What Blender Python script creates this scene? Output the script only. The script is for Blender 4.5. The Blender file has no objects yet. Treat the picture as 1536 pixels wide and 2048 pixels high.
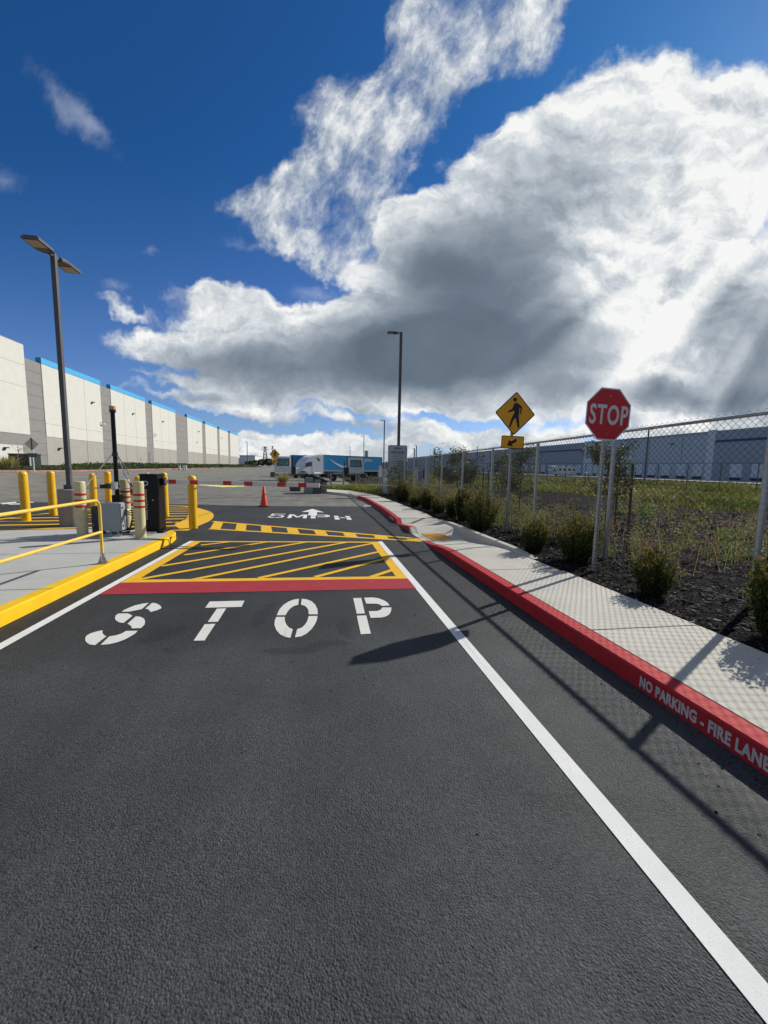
import bpy, math, random
import numpy as np
from mathutils import Vector, Matrix
random.seed(7)
rng = np.random.default_rng(7)
scn = bpy.context.scene
COL = scn.collection
PI = math.pi

# ------------------------------------------------------------------ camera
F, EYE, GR = 800.0, 1.6, 0.0125
def _frame():
    hy, ro = 931.5, 0.018
    p1 = np.array([0-768, hy+ro*(0-648)-1024, F]); p2 = np.array([1536-768, hy+ro*(1536-648)-1024, F])
    up = np.cross(p1, p2); up /= np.linalg.norm(up)
    if up[1] > 0: up = -up
    v = np.array([638-768, hy+ro*(638-648)-1024, F])
    y = v-up*v.dot(up); y /= np.linalg.norm(y)
    return np.stack([np.cross(y, up), y, up])
R = _frame()
def pz(y): return -GR*min(max(y, -10), 45)
def G(px, py, h=0.0):
    """point where the survey ray meets the pavement plane raised by h"""
    d = R@np.array([px-768, py-1024, F])
    t = (EYE-h)/(-d[2]-GR*d[1]); p = d*t
    if t < 0 or p[1] > 45:
        t = (EYE-h+GR*45)/(-d[2]); p = d*t
    return float(p[0]), float(p[1])
def A(px, py, Y):
    d = R@np.array([px-768, py-1024, F]); t = Y/d[1]
    return float(d[0]*t), float(d[2]*t+EYE)
def AX(px, py, X):
    d = R@np.array([px-768, py-1024, F]); t = X/d[0]
    return float(d[1]*t), float(d[2]*t+EYE)
cam = bpy.data.cameras.new('camera'); co = bpy.data.objects.new('camera', cam); COL.objects.link(co)
cam.sensor_fit = 'HORIZONTAL'; cam.sensor_width = 36; cam.lens = 36*F/1536
cam.clip_start = 0.05; cam.clip_end = 6000
M = Matrix.Identity(4)
for i in range(3):
    M[i][0] = R[i, 0]; M[i][1] = -R[i, 1]; M[i][2] = -R[i, 2]
M[2][3] = EYE
co.matrix_world = M
scn.camera = co
scn.render.resolution_x, scn.render.resolution_y = 768, 1024
scn.view_settings.view_transform = 'Standard'; scn.view_settings.look = 'None'
scn.view_settings.gamma = 1; scn.view_settings.exposure = 0
scn.render.film_transparent = False

# ------------------------------------------------------------------ sun and sky
SUN = Vector((3.27, 1.9, 2.45)).normalized()
sl = bpy.data.lights.new('sun', 'SUN'); sl.energy = 4.9; sl.angle = math.radians(0.45); sl.color = (1.0, 0.95, 0.86)
so = bpy.data.objects.new('sun', sl); COL.objects.link(so)
so.rotation_euler = SUN.to_track_quat('Z', 'Y').to_euler()

W = bpy.data.worlds.new('World'); scn.world = W; W.use_nodes = True
nt = W.node_tree; nt.nodes.clear()
def N(t, **k):
    n = nt.nodes.new(t)
    for a, b in k.items(): setattr(n, a, b)
    return n
def L(a, b): nt.links.new(a, b)
def setin(s, v):
    if hasattr(v, 'is_linked') or isinstance(v, bpy.types.NodeSocket): L(v, s)
    else: s.default_value = v
def MA(op, a, b=None, c=None, clamp=False):
    n = N('ShaderNodeMath', operation=op, use_clamp=clamp)
    for i, v in enumerate((a, b, c)):
        if v is not None: setin(n.inputs[i], v)
    return n.outputs[0]
def VM(op, a, b=None, out=0):
    n = N('ShaderNodeVectorMath', operation=op)
    setin(n.inputs[0], a)
    if b is not None: setin(n.inputs[1], b)
    return n.outputs[out]
def VS(a, s):
    n = N('ShaderNodeVectorMath', operation='SCALE'); setin(n.inputs[0], a); setin(n.inputs[3], s); return n.outputs[0]
def NOI(vec, scale, detail, rough=0.55, dist=0.0, col=False):
    n = N('ShaderNodeTexNoise', noise_dimensions='3D'); setin(n.inputs['Vector'], vec)
    n.inputs['Scale'].default_value = scale; n.inputs['Detail'].default_value = detail
    n.inputs['Roughness'].default_value = rough; n.inputs['Distortion'].default_value = dist
    return n.outputs['Color' if col else 'Fac']
def MR(v, a, b, c=0.0, d=1.0, smooth=True):
    n = N('ShaderNodeMapRange', interpolation_type='SMOOTHSTEP' if smooth else 'LINEAR'); setin(n.inputs['Value'], v)
    for k, x in zip(('From Min', 'From Max', 'To Min', 'To Max'), (a, b, c, d)): n.inputs[k].default_value = x
    return n.outputs[0]
def RAMP(f, stops):
    n = N('ShaderNodeValToRGB'); setin(n.inputs[0], f); cr = n.color_ramp
    while len(cr.elements) > len(stops): cr.elements.remove(cr.elements[-1])
    while len(cr.elements) < len(stops): cr.elements.new(0.5)
    for e, (p, c) in zip(cr.elements, stops): e.position = p; e.color = (*c, 1)
    return n.outputs[0]
def MIX(f, a, b, mode='MIX'):
    n = N('ShaderNodeMix', data_type='RGBA', blend_type=mode); setin(n.inputs[0], f)
    setin(n.inputs[6], a if not isinstance(a, tuple) else (*a, 1)); setin(n.inputs[7], b if not isinstance(b, tuple) else (*b, 1))
    return n.outputs[2]

sky = N('ShaderNodeTexSky', sky_type='NISHITA', sun_disc=False)
sky.sun_elevation = math.asin(SUN.z); sky.sun_rotation = math.atan2(SUN.x, SUN.y)
sky.air_density = 1.0; sky.dust_density = 0.6; sky.ozone_density = 3.0; sky.altitude = 0
tc = N('ShaderNodeTexCoord'); D = tc.outputs['Generated']
# level world frame facing the far end of the yard: u to the right, v up
fx, fy = R[0, 2], R[1, 2]; fl = math.hypot(fx, fy); fx /= fl; fy /= fl
dF = VM('DOT_PRODUCT', D, (fx, fy, 0), 1); dR = VM('DOT_PRODUCT', D, (fy, -fx, 0), 1)
sep = N('ShaderNodeSeparateXYZ'); L(D, sep.inputs[0]); dz = sep.outputs[2]
den = MA('MAXIMUM', dF, 0.12)
U = MA('DIVIDE', dR, den); V = MA('DIVIDE', dz, den)
cmb = N('ShaderNodeCombineXYZ'); L(U, cmb.inputs[0]); L(V, cmb.inputs[1]); UV = cmb.outputs[0]
def uv(px, py):
    d = R@np.array([px-768, py-1024, F]); f = d[0]*fx+d[1]*fy
    return (d[0]*fy-d[1]*fx)/f, d[2]/f
warp = VS(VM('SUBTRACT', NOI(UV, 3.2, 5, 0.6, 0, True), (0.5, 0.5, 0.5)), 0.26)
warp2 = VS(VM('SUBTRACT', NOI(UV, 11.0, 4, 0.6, 0, True), (0.5, 0.5, 0.5)), 0.055)
WUV = VM('ADD', VM('ADD', UV, warp), warp2)
def blobs(lst, vec):
    acc = None
    for (px, py, rx, ry, ang, w) in lst:
        u, v = uv(px, py)
        m = N('ShaderNodeMapping', vector_type='TEXTURE'); L(vec, m.inputs[0])
        m.inputs['Location'].default_value = (u, v, 0); m.inputs['Rotation'].default_value = (0, 0, math.radians(ang))
        m.inputs['Scale'].default_value = (rx/F, ry/F, 1)
        g = N('ShaderNodeTexGradient', gradient_type='SPHERICAL'); L(m.outputs[0], g.inputs[0])
        if acc is None: acc = MA('MULTIPLY', g.outputs['Fac'], w)
        else: acc = MA('MULTIPLY_ADD', g.outputs['Fac'], w, acc)
    return acc
#  px, py, rx, ry, angle(deg ccw), weight
BAND = [ # torn band of thin cloud climbing to the top edge
 (960,-60,190,130,25,.9),(1060,10,120,90,55,.8),(900,60,170,130,60,.9),(830,150,150,120,60,.95),(770,240,140,120,60,.95),(700,330,150,120,55,1.0),(640,400,170,90,20,.9),(600,460,120,70,-10,.8),(690,480,120,70,-20,.9),
 (550,395,140,60,8,1.0),(600,440,150,80,0,.9),(640,520,120,40,-15,.9),(1110,60,120,90,60,.8),(640,200,80,44,40,.55),(760,430,110,110,50,.9),(1080,90,120,60,60,.55),(860,290,80,60,50,.6),(700,540,110,40,-20,.7)]
BIG = [ # towering cumulus on the right
 (835,455,90,80,40,1.3),(780,540,110,60,10,1.0),
  (1200,200,110,110,0,1.3),(1340,180,110,100,0,1.4),(1490,220,110,110,0,1.3),(1080,270,140,95,25,1.3),(960,330,110,80,30,1.1),(1000,470,230,170,0,2.0),(1250,420,290,260,0,2.4),(1480,390,170,160,50,1.1),
 (870,490,130,110,35,1.3),(840,600,200,110,0,1.5),(1000,680,360,150,0,2.2),(1350,650,330,190,0,2.2),(1550,720,220,130,0,1.6),(700,660,200,70,8,1.1),(1220,790,460,70,0,1.6),(1540,300,110,130,0,.9),
 (470,640,190,50,-10,1.2),(560,700,320,80,0,1.8),(720,750,340,65,0,1.6),(330,690,150,38,0,.9),(800,795,260,36,0,1.1),(620,795,320,34,0,1.1),(420,760,200,26,-4,.9),(420,600,70,30,0,.9),(250,625,80,22,-10,.8),(600,640,160,50,0,1.0),
 (380,790,170,15,-4,.75),(560,822,200,15,-4,.7),(720,838,190,16,0,.8),(560,880,150,30,0,1.4),(680,888,130,30,0,1.3),(900,876,220,34,0,1.4),(1100,872,220,28,0,1.3),(790,878,130,30,0,1.2),(1450,838,220,26,5,1.4),
 (1000,905,320,18,0,1.0),(600,912,300,14,0,1.0),(1280,862,160,22,3,1.1),(850,850,100,10,0,.5)]
GAP = [(1490,490,150,30,52,.9),(1430,590,60,20,50,.6),(840,350,60,70,60,1.1),(900,270,70,40,45,1.0),(1010,190,110,44,25,1.2),(1130,110,110,50,40,1.1),(1420,60,220,70,0,1.0),(480,560,200,30,-10,.8),(560,760,10,10,0,.1),(380,740,120,14,0,.5),(560,860,200,10,0,.55),(950,845,120,10,0,.5)]
WIS = [(120,190,130,40,-45,.9),(190,265,110,26,-48,.8),(10,350,70,34,-20,.9),(232,580,40,18,0,1.0),(300,512,22,16,0,.9),(480,495,70,14,0,.9),(500,450,60,30,30,.7),(640,590,80,24,0,.9)]
DK = [(930,600,240,170,25,.95),(1000,470,190,150,40,.5),(830,700,230,110,0,.85),(1010,730,330,110,0,.85),(600,745,320,70,0,.85),(1540,690,210,200,0,.85),(1400,790,260,45,0,.6),(1090,660,180,130,0,.45),
      (420,720,180,40,0,.45),(560,840,200,16,0,.5),(400,795,170,16,0,.5),(720,850,160,18,0,.5),(1150,340,150,100,0,.42),(860,520,120,90,0,.45),(700,690,170,50,0,.45),(1200,790,200,40,0,.5)]
BR = [(1330,520,250,170,0,.55),(1250,670,170,180,25,.5),(1190,770,80,110,25,.2),(1350,740,60,130,-10,.25),(1300,190,200,70,0,.5),(1480,380,150,150,0,.5),(1350,840,260,20,4,.9),(1060,260,130,50,30,.3)]
def clampmax(v, m_): return MA('MINIMUM', v, m_)
WB = VM('ADD', VM('ADD', UV, VS(warp, 1.25)), VS(warp2, 1.5))
gap = blobs(GAP, VM('ADD', UV, VS(warp, 0.35)))
db = clampmax(blobs(BAND, WB), 0.85)
dg = clampmax(blobs(BIG, WUV), 1.5)
dark = clampmax(blobs(DK, VM('ADD', UV, VS(warp, 0.45))), 1.15)
brig = blobs(BR, VM('ADD', UV, VS(warp, 0.35)))
# fibrous noise, stretched along the wind
NUV = VM('ADD', VM('ADD', UV, VS(warp, 0.30)), VS(warp2, 0.5))
mp = N('ShaderNodeMapping', vector_type='TEXTURE'); L(NUV, mp.inputs[0]); mp.inputs['Rotation'].default_value = (0, 0, math.radians(60)); mp.inputs['Scale'].default_value = (1.35, 0.85, 1)
n1 = NOI(mp.outputs[0], 7.5, 11, 0.66, 0.0)
n1b = NOI(VM('ADD', mp.outputs[0], (0.025, -0.015, 0)), 7.5, 11, 0.66, 0.0)
NUV2 = VM('ADD', VM('ADD', UV, VS(warp, 0.75)), warp2)
mp2 = N('ShaderNodeMapping', vector_type='TEXTURE'); L(NUV2, mp2.inputs[0]); mp2.inputs['Scale'].default_value = (1.25, 0.75, 1)
n2 = NOI(mp2.outputs[0], 8.5, 11, 0.62, 0.0)
n2b = NOI(VM('ADD', mp2.outputs[0], (0.022, 0.034, 0.0)), 8.5, 11, 0.62, 0.0)
wn = NOI(mp.outputs[0], 2.4, 8, 0.6, 0.6)
def fade(v, k): return MA('MULTIPLY', v, MR(V, -0.01, 0.02))
ddb = MA('SUBTRACT', MA('ADD', db, MA('MULTIPLY', MA('SUBTRACT', n1, 0.515), 3.2)), MA('MULTIPLY', gap, 0.8))
ab = MA('MULTIPLY', MR(ddb, 0.0, 1.35), MR(db, 0.02, 0.30))
ddg = MA('SUBTRACT', MA('ADD', dg, MA('MULTIPLY', MA('SUBTRACT', n2, 0.52), 1.7)), MA('MULTIPLY', gap, 0.9))
ag = MA('MULTIPLY', MR(ddg, 0.08, 0.85), MR(dg, 0.02, 0.25))
wv = blobs(WIS, VM('ADD', VM('ADD', UV, VS(warp, 0.5)), VS(warp2, 1.2)))
aw = MA('MULTIPLY', MR(MA('ADD', wv, MA('MULTIPLY', MA('SUBTRACT', n1, 0.5), 2.2)), 0.1, 1.7), 0.34)
aw = MA('MULTIPLY', aw, MR(wv, 0.0, 0.3))
inv = MA('SUBTRACT', 1.0, dark, clamp=True)
# pale sun rays fanning down from behind the cloud
su, sv = (SUN.x*fy-SUN.y*fx)/(SUN.x*fx+SUN.y*fy), SUN.z/(SUN.x*fx+SUN.y*fy)
sepu = N('ShaderNodeSeparateXYZ'); L(VM('SUBTRACT', UV, (su, sv, 0)), sepu.inputs[0])
ang = MA('ARCTAN2', sepu.outputs[1], sepu.outputs[0])
ca = N('ShaderNodeCombineXYZ'); L(ang, ca.inputs[0])
rn = NOI(ca.outputs[0], 10.0, 1.5, 0.4)
rays = MA('MULTIPLY', MA('MULTIPLY', MA('SUBTRACT', rn, 0.50), 1.6), clampmax(blobs([(1270,720,300,200,-25,1.8),(1400,620,190,190,0,.9)], UV), 0.9))
relief = MA('MULTIPLY', MA('MULTIPLY', MA('SUBTRACT', n2, n2b), 1.3), MA('MULTIPLY_ADD', inv, 0.85, 0.15))
big = NOI(VM('ADD', mp2.outputs[0], (3.0, 1.0, 0)), 2.6, 6, 0.5)
B = MA('ADD', 0.88, relief)
B = MA('SUBTRACT', B, MA('MULTIPLY', dark, 0.57))
B = MA('ADD', MA('ADD', B, rays), MA('MULTIPLY', brig, 0.30))
B = MA('ADD', B, MA('MULTIPLY', MA('SUBTRACT', big, 0.5), 0.34))
B = MA('SUBTRACT', B, MA('MULTIPLY', MR(ddg, 0.9, 2.2), 0.16), clamp=True)
STOPS = [(0.0, (.085, .115, .155)), (0.25, (.15, .195, .25)), (0.5, (.31, .36, .42)), (0.75, (.56, .61, .66)), (1.0, (.92, .93, .92))]
cg = RAMP(B, STOPS)
Bb = MA('ADD', MA('ADD', 0.70, MA('MULTIPLY', MA('SUBTRACT', n1, n1b), 1.2)), MA('MULTIPLY', MR(ddb, 0.2, 1.6), 0.16), clamp=True)
cb_ = RAMP(Bb, STOPS)
tint = MIX(MR(V, 0.02, 0.75), (.60, .75, 1.12), (.15, .49, .86))
skyc = MIX(1.0, sky.outputs[0], tint, 'MULTIPLY')
skyc = MIX(MR(U, 0.35, 1.1), skyc, MIX(1.0, skyc, (1.0, 0.60, 0.66), 'MULTIPLY'))
SKYS = 0.10
fin = MIX(aw, skyc, (7.5, 8.0, 8.6))
fin = MIX(ab, fin, VS(cb_, 1.0/SKYS))
fin = MIX(fade(ag, 1), fin, VS(cg, 1.0/SKYS))
# unseen sky behind and beside the camera: broken cloud added for neutral fill light
bn = NOI(D, 2.3, 6, 0.6)
abk = MA('MULTIPLY', MA('MULTIPLY', MR(bn, 0.42, 0.60), MR(dF, 0.25, -0.15)), MR(dz, 0.0, 0.12))
fin = MIX(abk, fin, (3.7, 3.8, 3.9))
bg = N('ShaderNodeBackground'); L(fin, bg.inputs[0]); bg.inputs[1].default_value = SKYS
wo = N('ShaderNodeOutputWorld'); L(bg.outputs[0], wo.inputs[0])

# ------------------------------------------------------------------ materials
def newmat(name):
    global nt
    m = bpy.data.materials.new(name); m.use_nodes = True; nt = m.node_tree; nt.nodes.clear()
    o = N('ShaderNodeOutputMaterial'); b = N('ShaderNodeBsdfPrincipled'); L(b.outputs[0], o.inputs[0])
    return m, b
def P3(): return N('ShaderNodeNewGeometry').outputs['Position']
def OBJ(): return N('ShaderNodeTexCoord').outputs['Object']
def bump(b, h, strength=0.3, dist=0.01):
    n = N('ShaderNodeBump'); n.inputs['Strength'].default_value = strength; n.inputs['Distance'].default_value = dist
    L(h, n.inputs['Height']); L(n.outputs[0], b.inputs['Normal'])
def flat(name, c, rough=0.6, metal=0.0, var=0.12, sc=6.0, bs=0.0, bsc=60, dirt=0.0, spec=0.5, coat=0):
    m, b = newmat(name); p = P3()
    n = NOI(p, sc, 5, 0.6)
    f = MR(n, 0.3, 0.7, 1-var, 1+var, False)
    col = MIX(1.0, c, (1, 1, 1), 'MULTIPLY')
    col = VS(col, f)
    if dirt:
        n3 = NOI(p, sc*2.7, 6, 0.7)
        col = MIX(MA('MULTIPLY', MR(n3, 0.5, 0.72), dirt), col, (0.08, 0.07, 0.055))
    L(col, b.inputs['Base Color'])
    b.inputs['Roughness'].default_value = rough; b.inputs['Metallic'].default_value = metal
    b.inputs['Specular IOR Level'].default_value = spec; b.inputs['Coat Weight'].default_value = coat
    if bs: bump(b, NOI(p, bsc, 4, 0.6), bs, 0.004)
    return m

def asphalt(name, base, gr=1.0, patch=True, fine=230):
    m, b = newmat(name); p = P3()
    v = N('ShaderNodeTexVoronoi', feature='F1'); L(p, v.inputs['Vector']); v.inputs['Scale'].default_value = fine*0.62
    vc = N('ShaderNodeSeparateColor'); L(v.outputs['Color'], vc.inputs[0])
    g1 = NOI(p, fine, 3, 0.65)
    g2 = NOI(p, fine*0.22, 4, 0.6)
    spk = MA('ADD', MA('MULTIPLY', vc.outputs[0], 0.9), MA('MULTIPLY', g1, 0.9))
    f = MR(spk, 0.35, 1.45, 1-0.40*gr, 1+0.42*gr, False)
    lrg = NOI(p, 0.8, 6, 0.6); f = MA('MULTIPLY', f, MR(lrg, 0.32, 0.68, 0.76, 1.18, False))
    mpn = N('ShaderNodeMapping'); L(p, mpn.inputs[0]); mpn.inputs['Scale'].default_value = (2.2, 0.16, 1)
    trk = NOI(mpn.outputs[0], 1.0, 4, 0.6); f = MA('MULTIPLY', f, MR(trk, 0.3, 0.72, 0.80, 1.14, False))
    f = MA('MULTIPLY', f, MR(g2, 0.3, 0.7, 0.86, 1.14, False))
    col = VS(MIX(1.0, base, (1, 1, 1), 'MULTIPLY'), f)
    pit = MR(NOI(p, fine*.5, 2, .5), .60, .68); col = MIX(MA('MULTIPLY', pit, .7*gr), col, VS(col, .25))
    rgh = 0.72
    if patch:
        sx_ = N('ShaderNodeSeparateXYZ'); L(VM('ADD', p, VS(VM('SUBTRACT', NOI(p, .5, 3, .5, 0, True), (.5, .5, .5)), .5)), sx_.inputs[0])
        for tx in (-1.55, .15):     # tyre polished tracks
            g_ = MR(MA('ABSOLUTE', MA('SUBTRACT', sx_.outputs[0], tx)), .05, .42, 1, 0); col = MIX(MA('MULTIPLY', g_, MR(NOI(p, 2.5, 5), .3, .7, .12, .34)), col, VS(col, .55))
        vd = N('ShaderNodeTexVoronoi', feature='F1'); L(p, vd.inputs['Vector']); vd.inputs['Scale'].default_value = 1.9
        col = MIX(MR(MA('ADD', vd.outputs['Distance'], MA('MULTIPLY', NOI(p, 30, 3), .05)), .06, .075, .7, 0), col, VS(col, .35))
        sp = N('ShaderNodeSeparateXYZ'); L(p, sp.inputs[0])
        edge = MA('ADD', sp.outputs[1], MA('MULTIPLY', MA('SUBTRACT', NOI(p, 0.9, 3), 0.5), 1.2))
        col = MIX(MR(edge, 3.1, 4.3), col, VS(col, 0.58))     # fresher, blacker seal coat round the painted lane
        # wet tar-like stains between the letters
        acc = None
        wp = VM('ADD', p, VS(VM('SUBTRACT', NOI(p, 3.0, 5, 0.65, 0, True), (0.5, 0.5, 0.5)), 0.5))
        for (px, py, rx, ry, a) in STAINS:
            x, y = G(px, py)
            mm = N('ShaderNodeMapping', vector_type='TEXTURE'); L(wp, mm.inputs[0])
            mm.inputs['Location'].default_value = (x, y, pz(y)); mm.inputs['Rotation'].default_value = (0, 0, a); mm.inputs['Scale'].default_value = (rx, ry, 5)
            g = N('ShaderNodeTexGradient', gradient_type='SPHERICAL'); L(mm.outputs[0], g.inputs[0])
            acc = g.outputs['Fac'] if acc is None else MA('MAXIMUM', acc, g.outputs['Fac'])
        st = MR(MA('ADD', acc, MA('MULTIPLY', MA('SUBTRACT', NOI(p, 26, 5, 0.7), 0.5), 0.9)), 0.22, 0.42)
        col = MIX(MA('MULTIPLY', st, 0.62), col, (0.012, 0.013, 0.02))
        # dry pale scuffs
        sc = MR(NOI(p, 5.5, 7, 0.72), 0.66, 0.78); col = MIX(MA('MULTIPLY', sc, 0.16), col, (0.20, 0.19, 0.17))
    L(col, b.inputs['Base Color']); b.inputs['Roughness'].default_value = rgh; b.inputs['Specular IOR Level'].default_value = 0.35
    h = MA('ADD', MA('MULTIPLY', v.outputs['Distance'], -0.9), MA('MULTIPLY', g1, 0.8)); h = MA('ADD', h, MA('MULTIPLY', g2, 0.9))
    h = MA('MULTIPLY', h, MR(NOI(p, 1.7, 4, .6), .35, .65, .55, 1.15))
    bump(b, h, 0.75*gr, 0.0080)
    return m
STAINS = [(312, 1268, .18, .30, 0.2), (345, 1262, .14, .26, -.5), (520, 1235, .16, .42, 0), (540, 1215, .10, .4, 0), (600, 1297, .34, .13, 0.1), (560, 1300, .2, .12, 0), (690, 1255, .15, .34, .2), (660, 1290, .22, .12, .1), (325, 1306, .1, .08, 0)]
MAT = {}
MAT['road'] = asphalt('asphalt_dark', (0.051, 0.058, 0.060), 1.0, True, 185)
MAT['yard'] = asphalt('asphalt_old', (0.185, 0.180, 0.152), 0.6, False, 90)

def paint(name, c, wear=0.35, grain=160, spot=(0.05, 0.05, 0.05), mark=None):
    m, b = newmat(name); p = P3()
    g = NOI(p, grain, 4, 0.7); w = NOI(p, 3.0, 6, 0.7)
    f = MR(MA('ADD', g, MA('MULTIPLY', w, 0.35)), 0.80-0.12*wear, 0.92, 0, 1)
    col = VS(MIX(1.0, c, (1, 1, 1), 'MULTIPLY'), MR(w, 0.3, 0.7, 0.90, 1.07, False))
    ms_ = N('ShaderNodeMapping'); L(p, ms_.inputs[0]); ms_.inputs['Scale'].default_value = (5, .35, 1)
    scf = MR(NOI(ms_.outputs[0], 1.3, 7, 0.7), 0.56, 0.75); col = MIX(MA('MULTIPLY', scf, .6*wear+.08), col, (.06, .055, .055))
    if mark: col = MIX(MA('MULTIPLY', MR(NOI(p, 7, 8, 0.75), 0.52, 0.75), 0.55), col, mark)
    col = MIX(MA('MULTIPLY', f, wear*2.2, clamp=True), col, spot)
    L(col, b.inputs['Base Color']); b.inputs['Roughness'].default_value = 0.75; b.inputs['Specular IOR Level'].default_value = 0.25
    v = NOI(p, 190, 3, 0.6); bump(b, MA('ADD', g, v), 0.35, 0.003)
    return m
MAT['white_paint'] = paint('white_line_paint', (0.74, 0.75, 0.73), 0.35)
MAT['worn_white'] = paint('worn_letter_paint', (0.68, 0.68, 0.64), 0.42)
MAT['yellow_line'] = paint('yellow_line_paint', (0.80, 0.46, 0.022), 0.30)
MAT['red_line'] = paint('red_bar_paint', (0.36, 0.030, 0.042), 0.3, mark=(0.52, 0.10, 0.11))
MAT['red_curb'] = paint('red_curb_paint', (0.48, 0.024, 0.030), 0.30, mark=(0.54, 0.05, 0.06))
MAT['yellow_curb'] = paint('yellow_curb_paint', (0.82, 0.50, 0.010), 0.22)
MAT['curb_letter'] = paint('curb_letter_paint', (0.62, 0.60, 0.60), 0.15)

def concrete(name, c, joint=None, stain=0.25, streak=0):
    m, b = newmat(name); p = P3()
    a = NOI(p, 1.3, 7, 0.65); d = NOI(p, 45, 5, 0.7)
    f = MA('MULTIPLY', MR(a, 0.3, 0.7, 1-stain*.5, 1+stain*.35, False), MR(d, 0.3, 0.7, 0.93, 1.07, False))
    col = VS(MIX(1.0, c, (1, 1, 1), 'MULTIPLY'), f)
    if streak:
        mk = N('ShaderNodeMapping'); L(p, mk.inputs[0]); mk.inputs['Scale'].default_value = (.9, .9, .06)
        f = MA('MULTIPLY', f, MR(NOI(mk.outputs[0], 1.6, 6, 0.65), 0.3, 0.7, 1-streak, 1+streak*.6, False))
    blot = MR(NOI(p, 4.5, 8, 0.75), 0.60, 0.75); col = MIX(MA('MULTIPLY', blot, stain), col, VS(col, 0.6))
    L(col, b.inputs['Base Color']); b.inputs['Roughness'].default_value = 0.85; b.inputs['Specular IOR Level'].default_value = 0.3
    mp_ = N('ShaderNodeMapping'); L(p, mp_.inputs[0]); mp_.inputs['Scale'].default_value = (20, 160, 60)
    bump(b, MA('ADD', NOI(mp_.outputs[0], 1, 3), MA('MULTIPLY', d, 1.5)), 0.18, 0.004)
    return m
MAT['walk'] = concrete('sidewalk_concrete', (0.55, 0.53, 0.455))
MAT['isl'] = concrete('island_concrete', (0.44, 0.44, 0.41), stain=0.2)
MAT['ped'] = concrete('pedestal_concrete', (0.31, 0.29, 0.265), stain=0.5)
MAT['tilt_white'] = concrete('painted_wall_white', (0.60, 0.60, 0.55), stain=0.10, streak=.09)
MAT['tilt_grey'] = concrete('painted_wall_grey', (0.245, 0.24, 0.23), stain=0.14, streak=.09)
MAT['tilt_lightgrey'] = concrete('painted_wall_light_grey', (0.36, 0.35, 0.315), stain=0.14, streak=.09)
MAT['blue_coping'] = flat('blue_coping', (0.05, 0.38, 0.72), 0.5, var=0.05)
MAT['joint'] = flat('joint_dark', (0.07, 0.07, 0.065), 0.9)
MAT['dockwall'] = concrete('blue_grey_wall_paint', (0.48, 0.54, 0.58), stain=0.08, streak=.09)  # plain blue grey wall paint
MAT['dockwall2'] = concrete('slate_wall_paint', (0.33, 0.385, 0.43), stain=0.08, streak=.09)  # plain slate wall paint, a deeper tone than the other
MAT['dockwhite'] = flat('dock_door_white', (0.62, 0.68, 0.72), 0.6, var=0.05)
MAT['navy'] = flat('navy_stripe', (0.03, 0.06, 0.18), 0.6)
MAT['byellow'] = flat('bollard_yellow', (0.80, 0.47, 0.006), 0.36, var=0.08, sc=3, dirt=.10, coat=.3)
MAT['railyellow'] = flat('rail_yellow', (0.80, 0.56, 0.09), 0.38, var=0.06, sc=9, dirt=.12)
MAT['cream'] = flat('bollard_cream', (0.60, 0.54, 0.30), 0.5, var=0.08, sc=3, dirt=.3)
MAT['redband'] = flat('reflective_red', (0.50, 0.02, 0.015), 0.4)
MAT['bronze'] = flat('bronze_paint', (0.085, 0.085, 0.086), 0.42, var=0.06)
MAT['black'] = flat('black_plastic', (0.012, 0.012, 0.013), 0.32, var=0.1)
MAT['blackmetal'] = flat('black_powder_coat', (0.006, 0.006, 0.006), 0.35, var=0.1, spec=.25)
MAT['greybox'] = flat('grey_enclosure', (0.30, 0.33, 0.36), 0.5, var=0.05)
MAT['galv'] = flat('galvanised_steel', (0.40, 0.42, 0.43), 0.45, 0.75, 0.22, 28)
MAT['wire'] = flat('galvanised_wire', (0.13, 0.135, 0.135), 0.6, 0.3, 0.1, 10)
MAT['chrome'] = flat('bright_steel', (0.55, 0.56, 0.57), 0.25, 0.9, 0.1, 20)
MAT['signred'] = flat('sign_red', (0.55, 0.007, 0.020), 0.45, var=0.04, sc=4)
MAT['signwhite'] = flat('sign_white', (0.66, 0.66, 0.66), 0.5, var=0.03)
MAT['signyellow'] = flat('sign_yellow', (0.88, 0.42, 0.008), 0.5, var=0.05)
MAT['signblack'] = flat('sign_black', (0.012, 0.010, 0.012), 0.5)
MAT['aluminium'] = flat('sheet_aluminium', (0.35, 0.37, 0.38), 0.45, 0.6, 0.1)
MAT['lens'] = flat('lamp_lens', (0.50, 0.40, 0.24), 0.3, var=0.15, sc=30)
MAT['orange'] = flat('cone_orange', (0.78, 0.055, 0.018), 0.5, var=0.05)
MAT['tan'] = flat('beacon_tan', (0.55, 0.27, 0.15), 0.4)
MAT['cover'] = flat('faded_tape', (0.62, 0.66, 0.20), 0.5)
MAT['truckwhite'] = flat('truck_white', (0.62, 0.65, 0.70), 0.35, var=0.04, coat=.3)
MAT['trailerblue'] = flat('trailer_blue', (0.018, 0.24, 0.52), 0.4, var=0.05)
MAT['trailergrey'] = flat('trailer_skirt', (0.30, 0.34, 0.40), 0.5)
MAT['logo'] = flat('logo_white', (0.68, 0.78, 0.86), 0.5, var=0.02)
MAT['rubber'] = flat('tyre_rubber', (0.016, 0.016, 0.017), 0.85)
MAT['glass'] = flat('dark_glass', (0.03, 0.09, 0.10), 0.08, var=0.3, sc=1.5)
MAT['tealglass'] = flat('cab_glass', (0.10, 0.26, 0.27), 0.1, var=0.5, sc=2.5)
MAT['shedgrey'] = flat('shed_grey', (0.24, 0.25, 0.26), 0.6)
MAT['darkgrey'] = flat('dark_grey_plastic', (0.07, 0.075, 0.08), 0.6)
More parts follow.
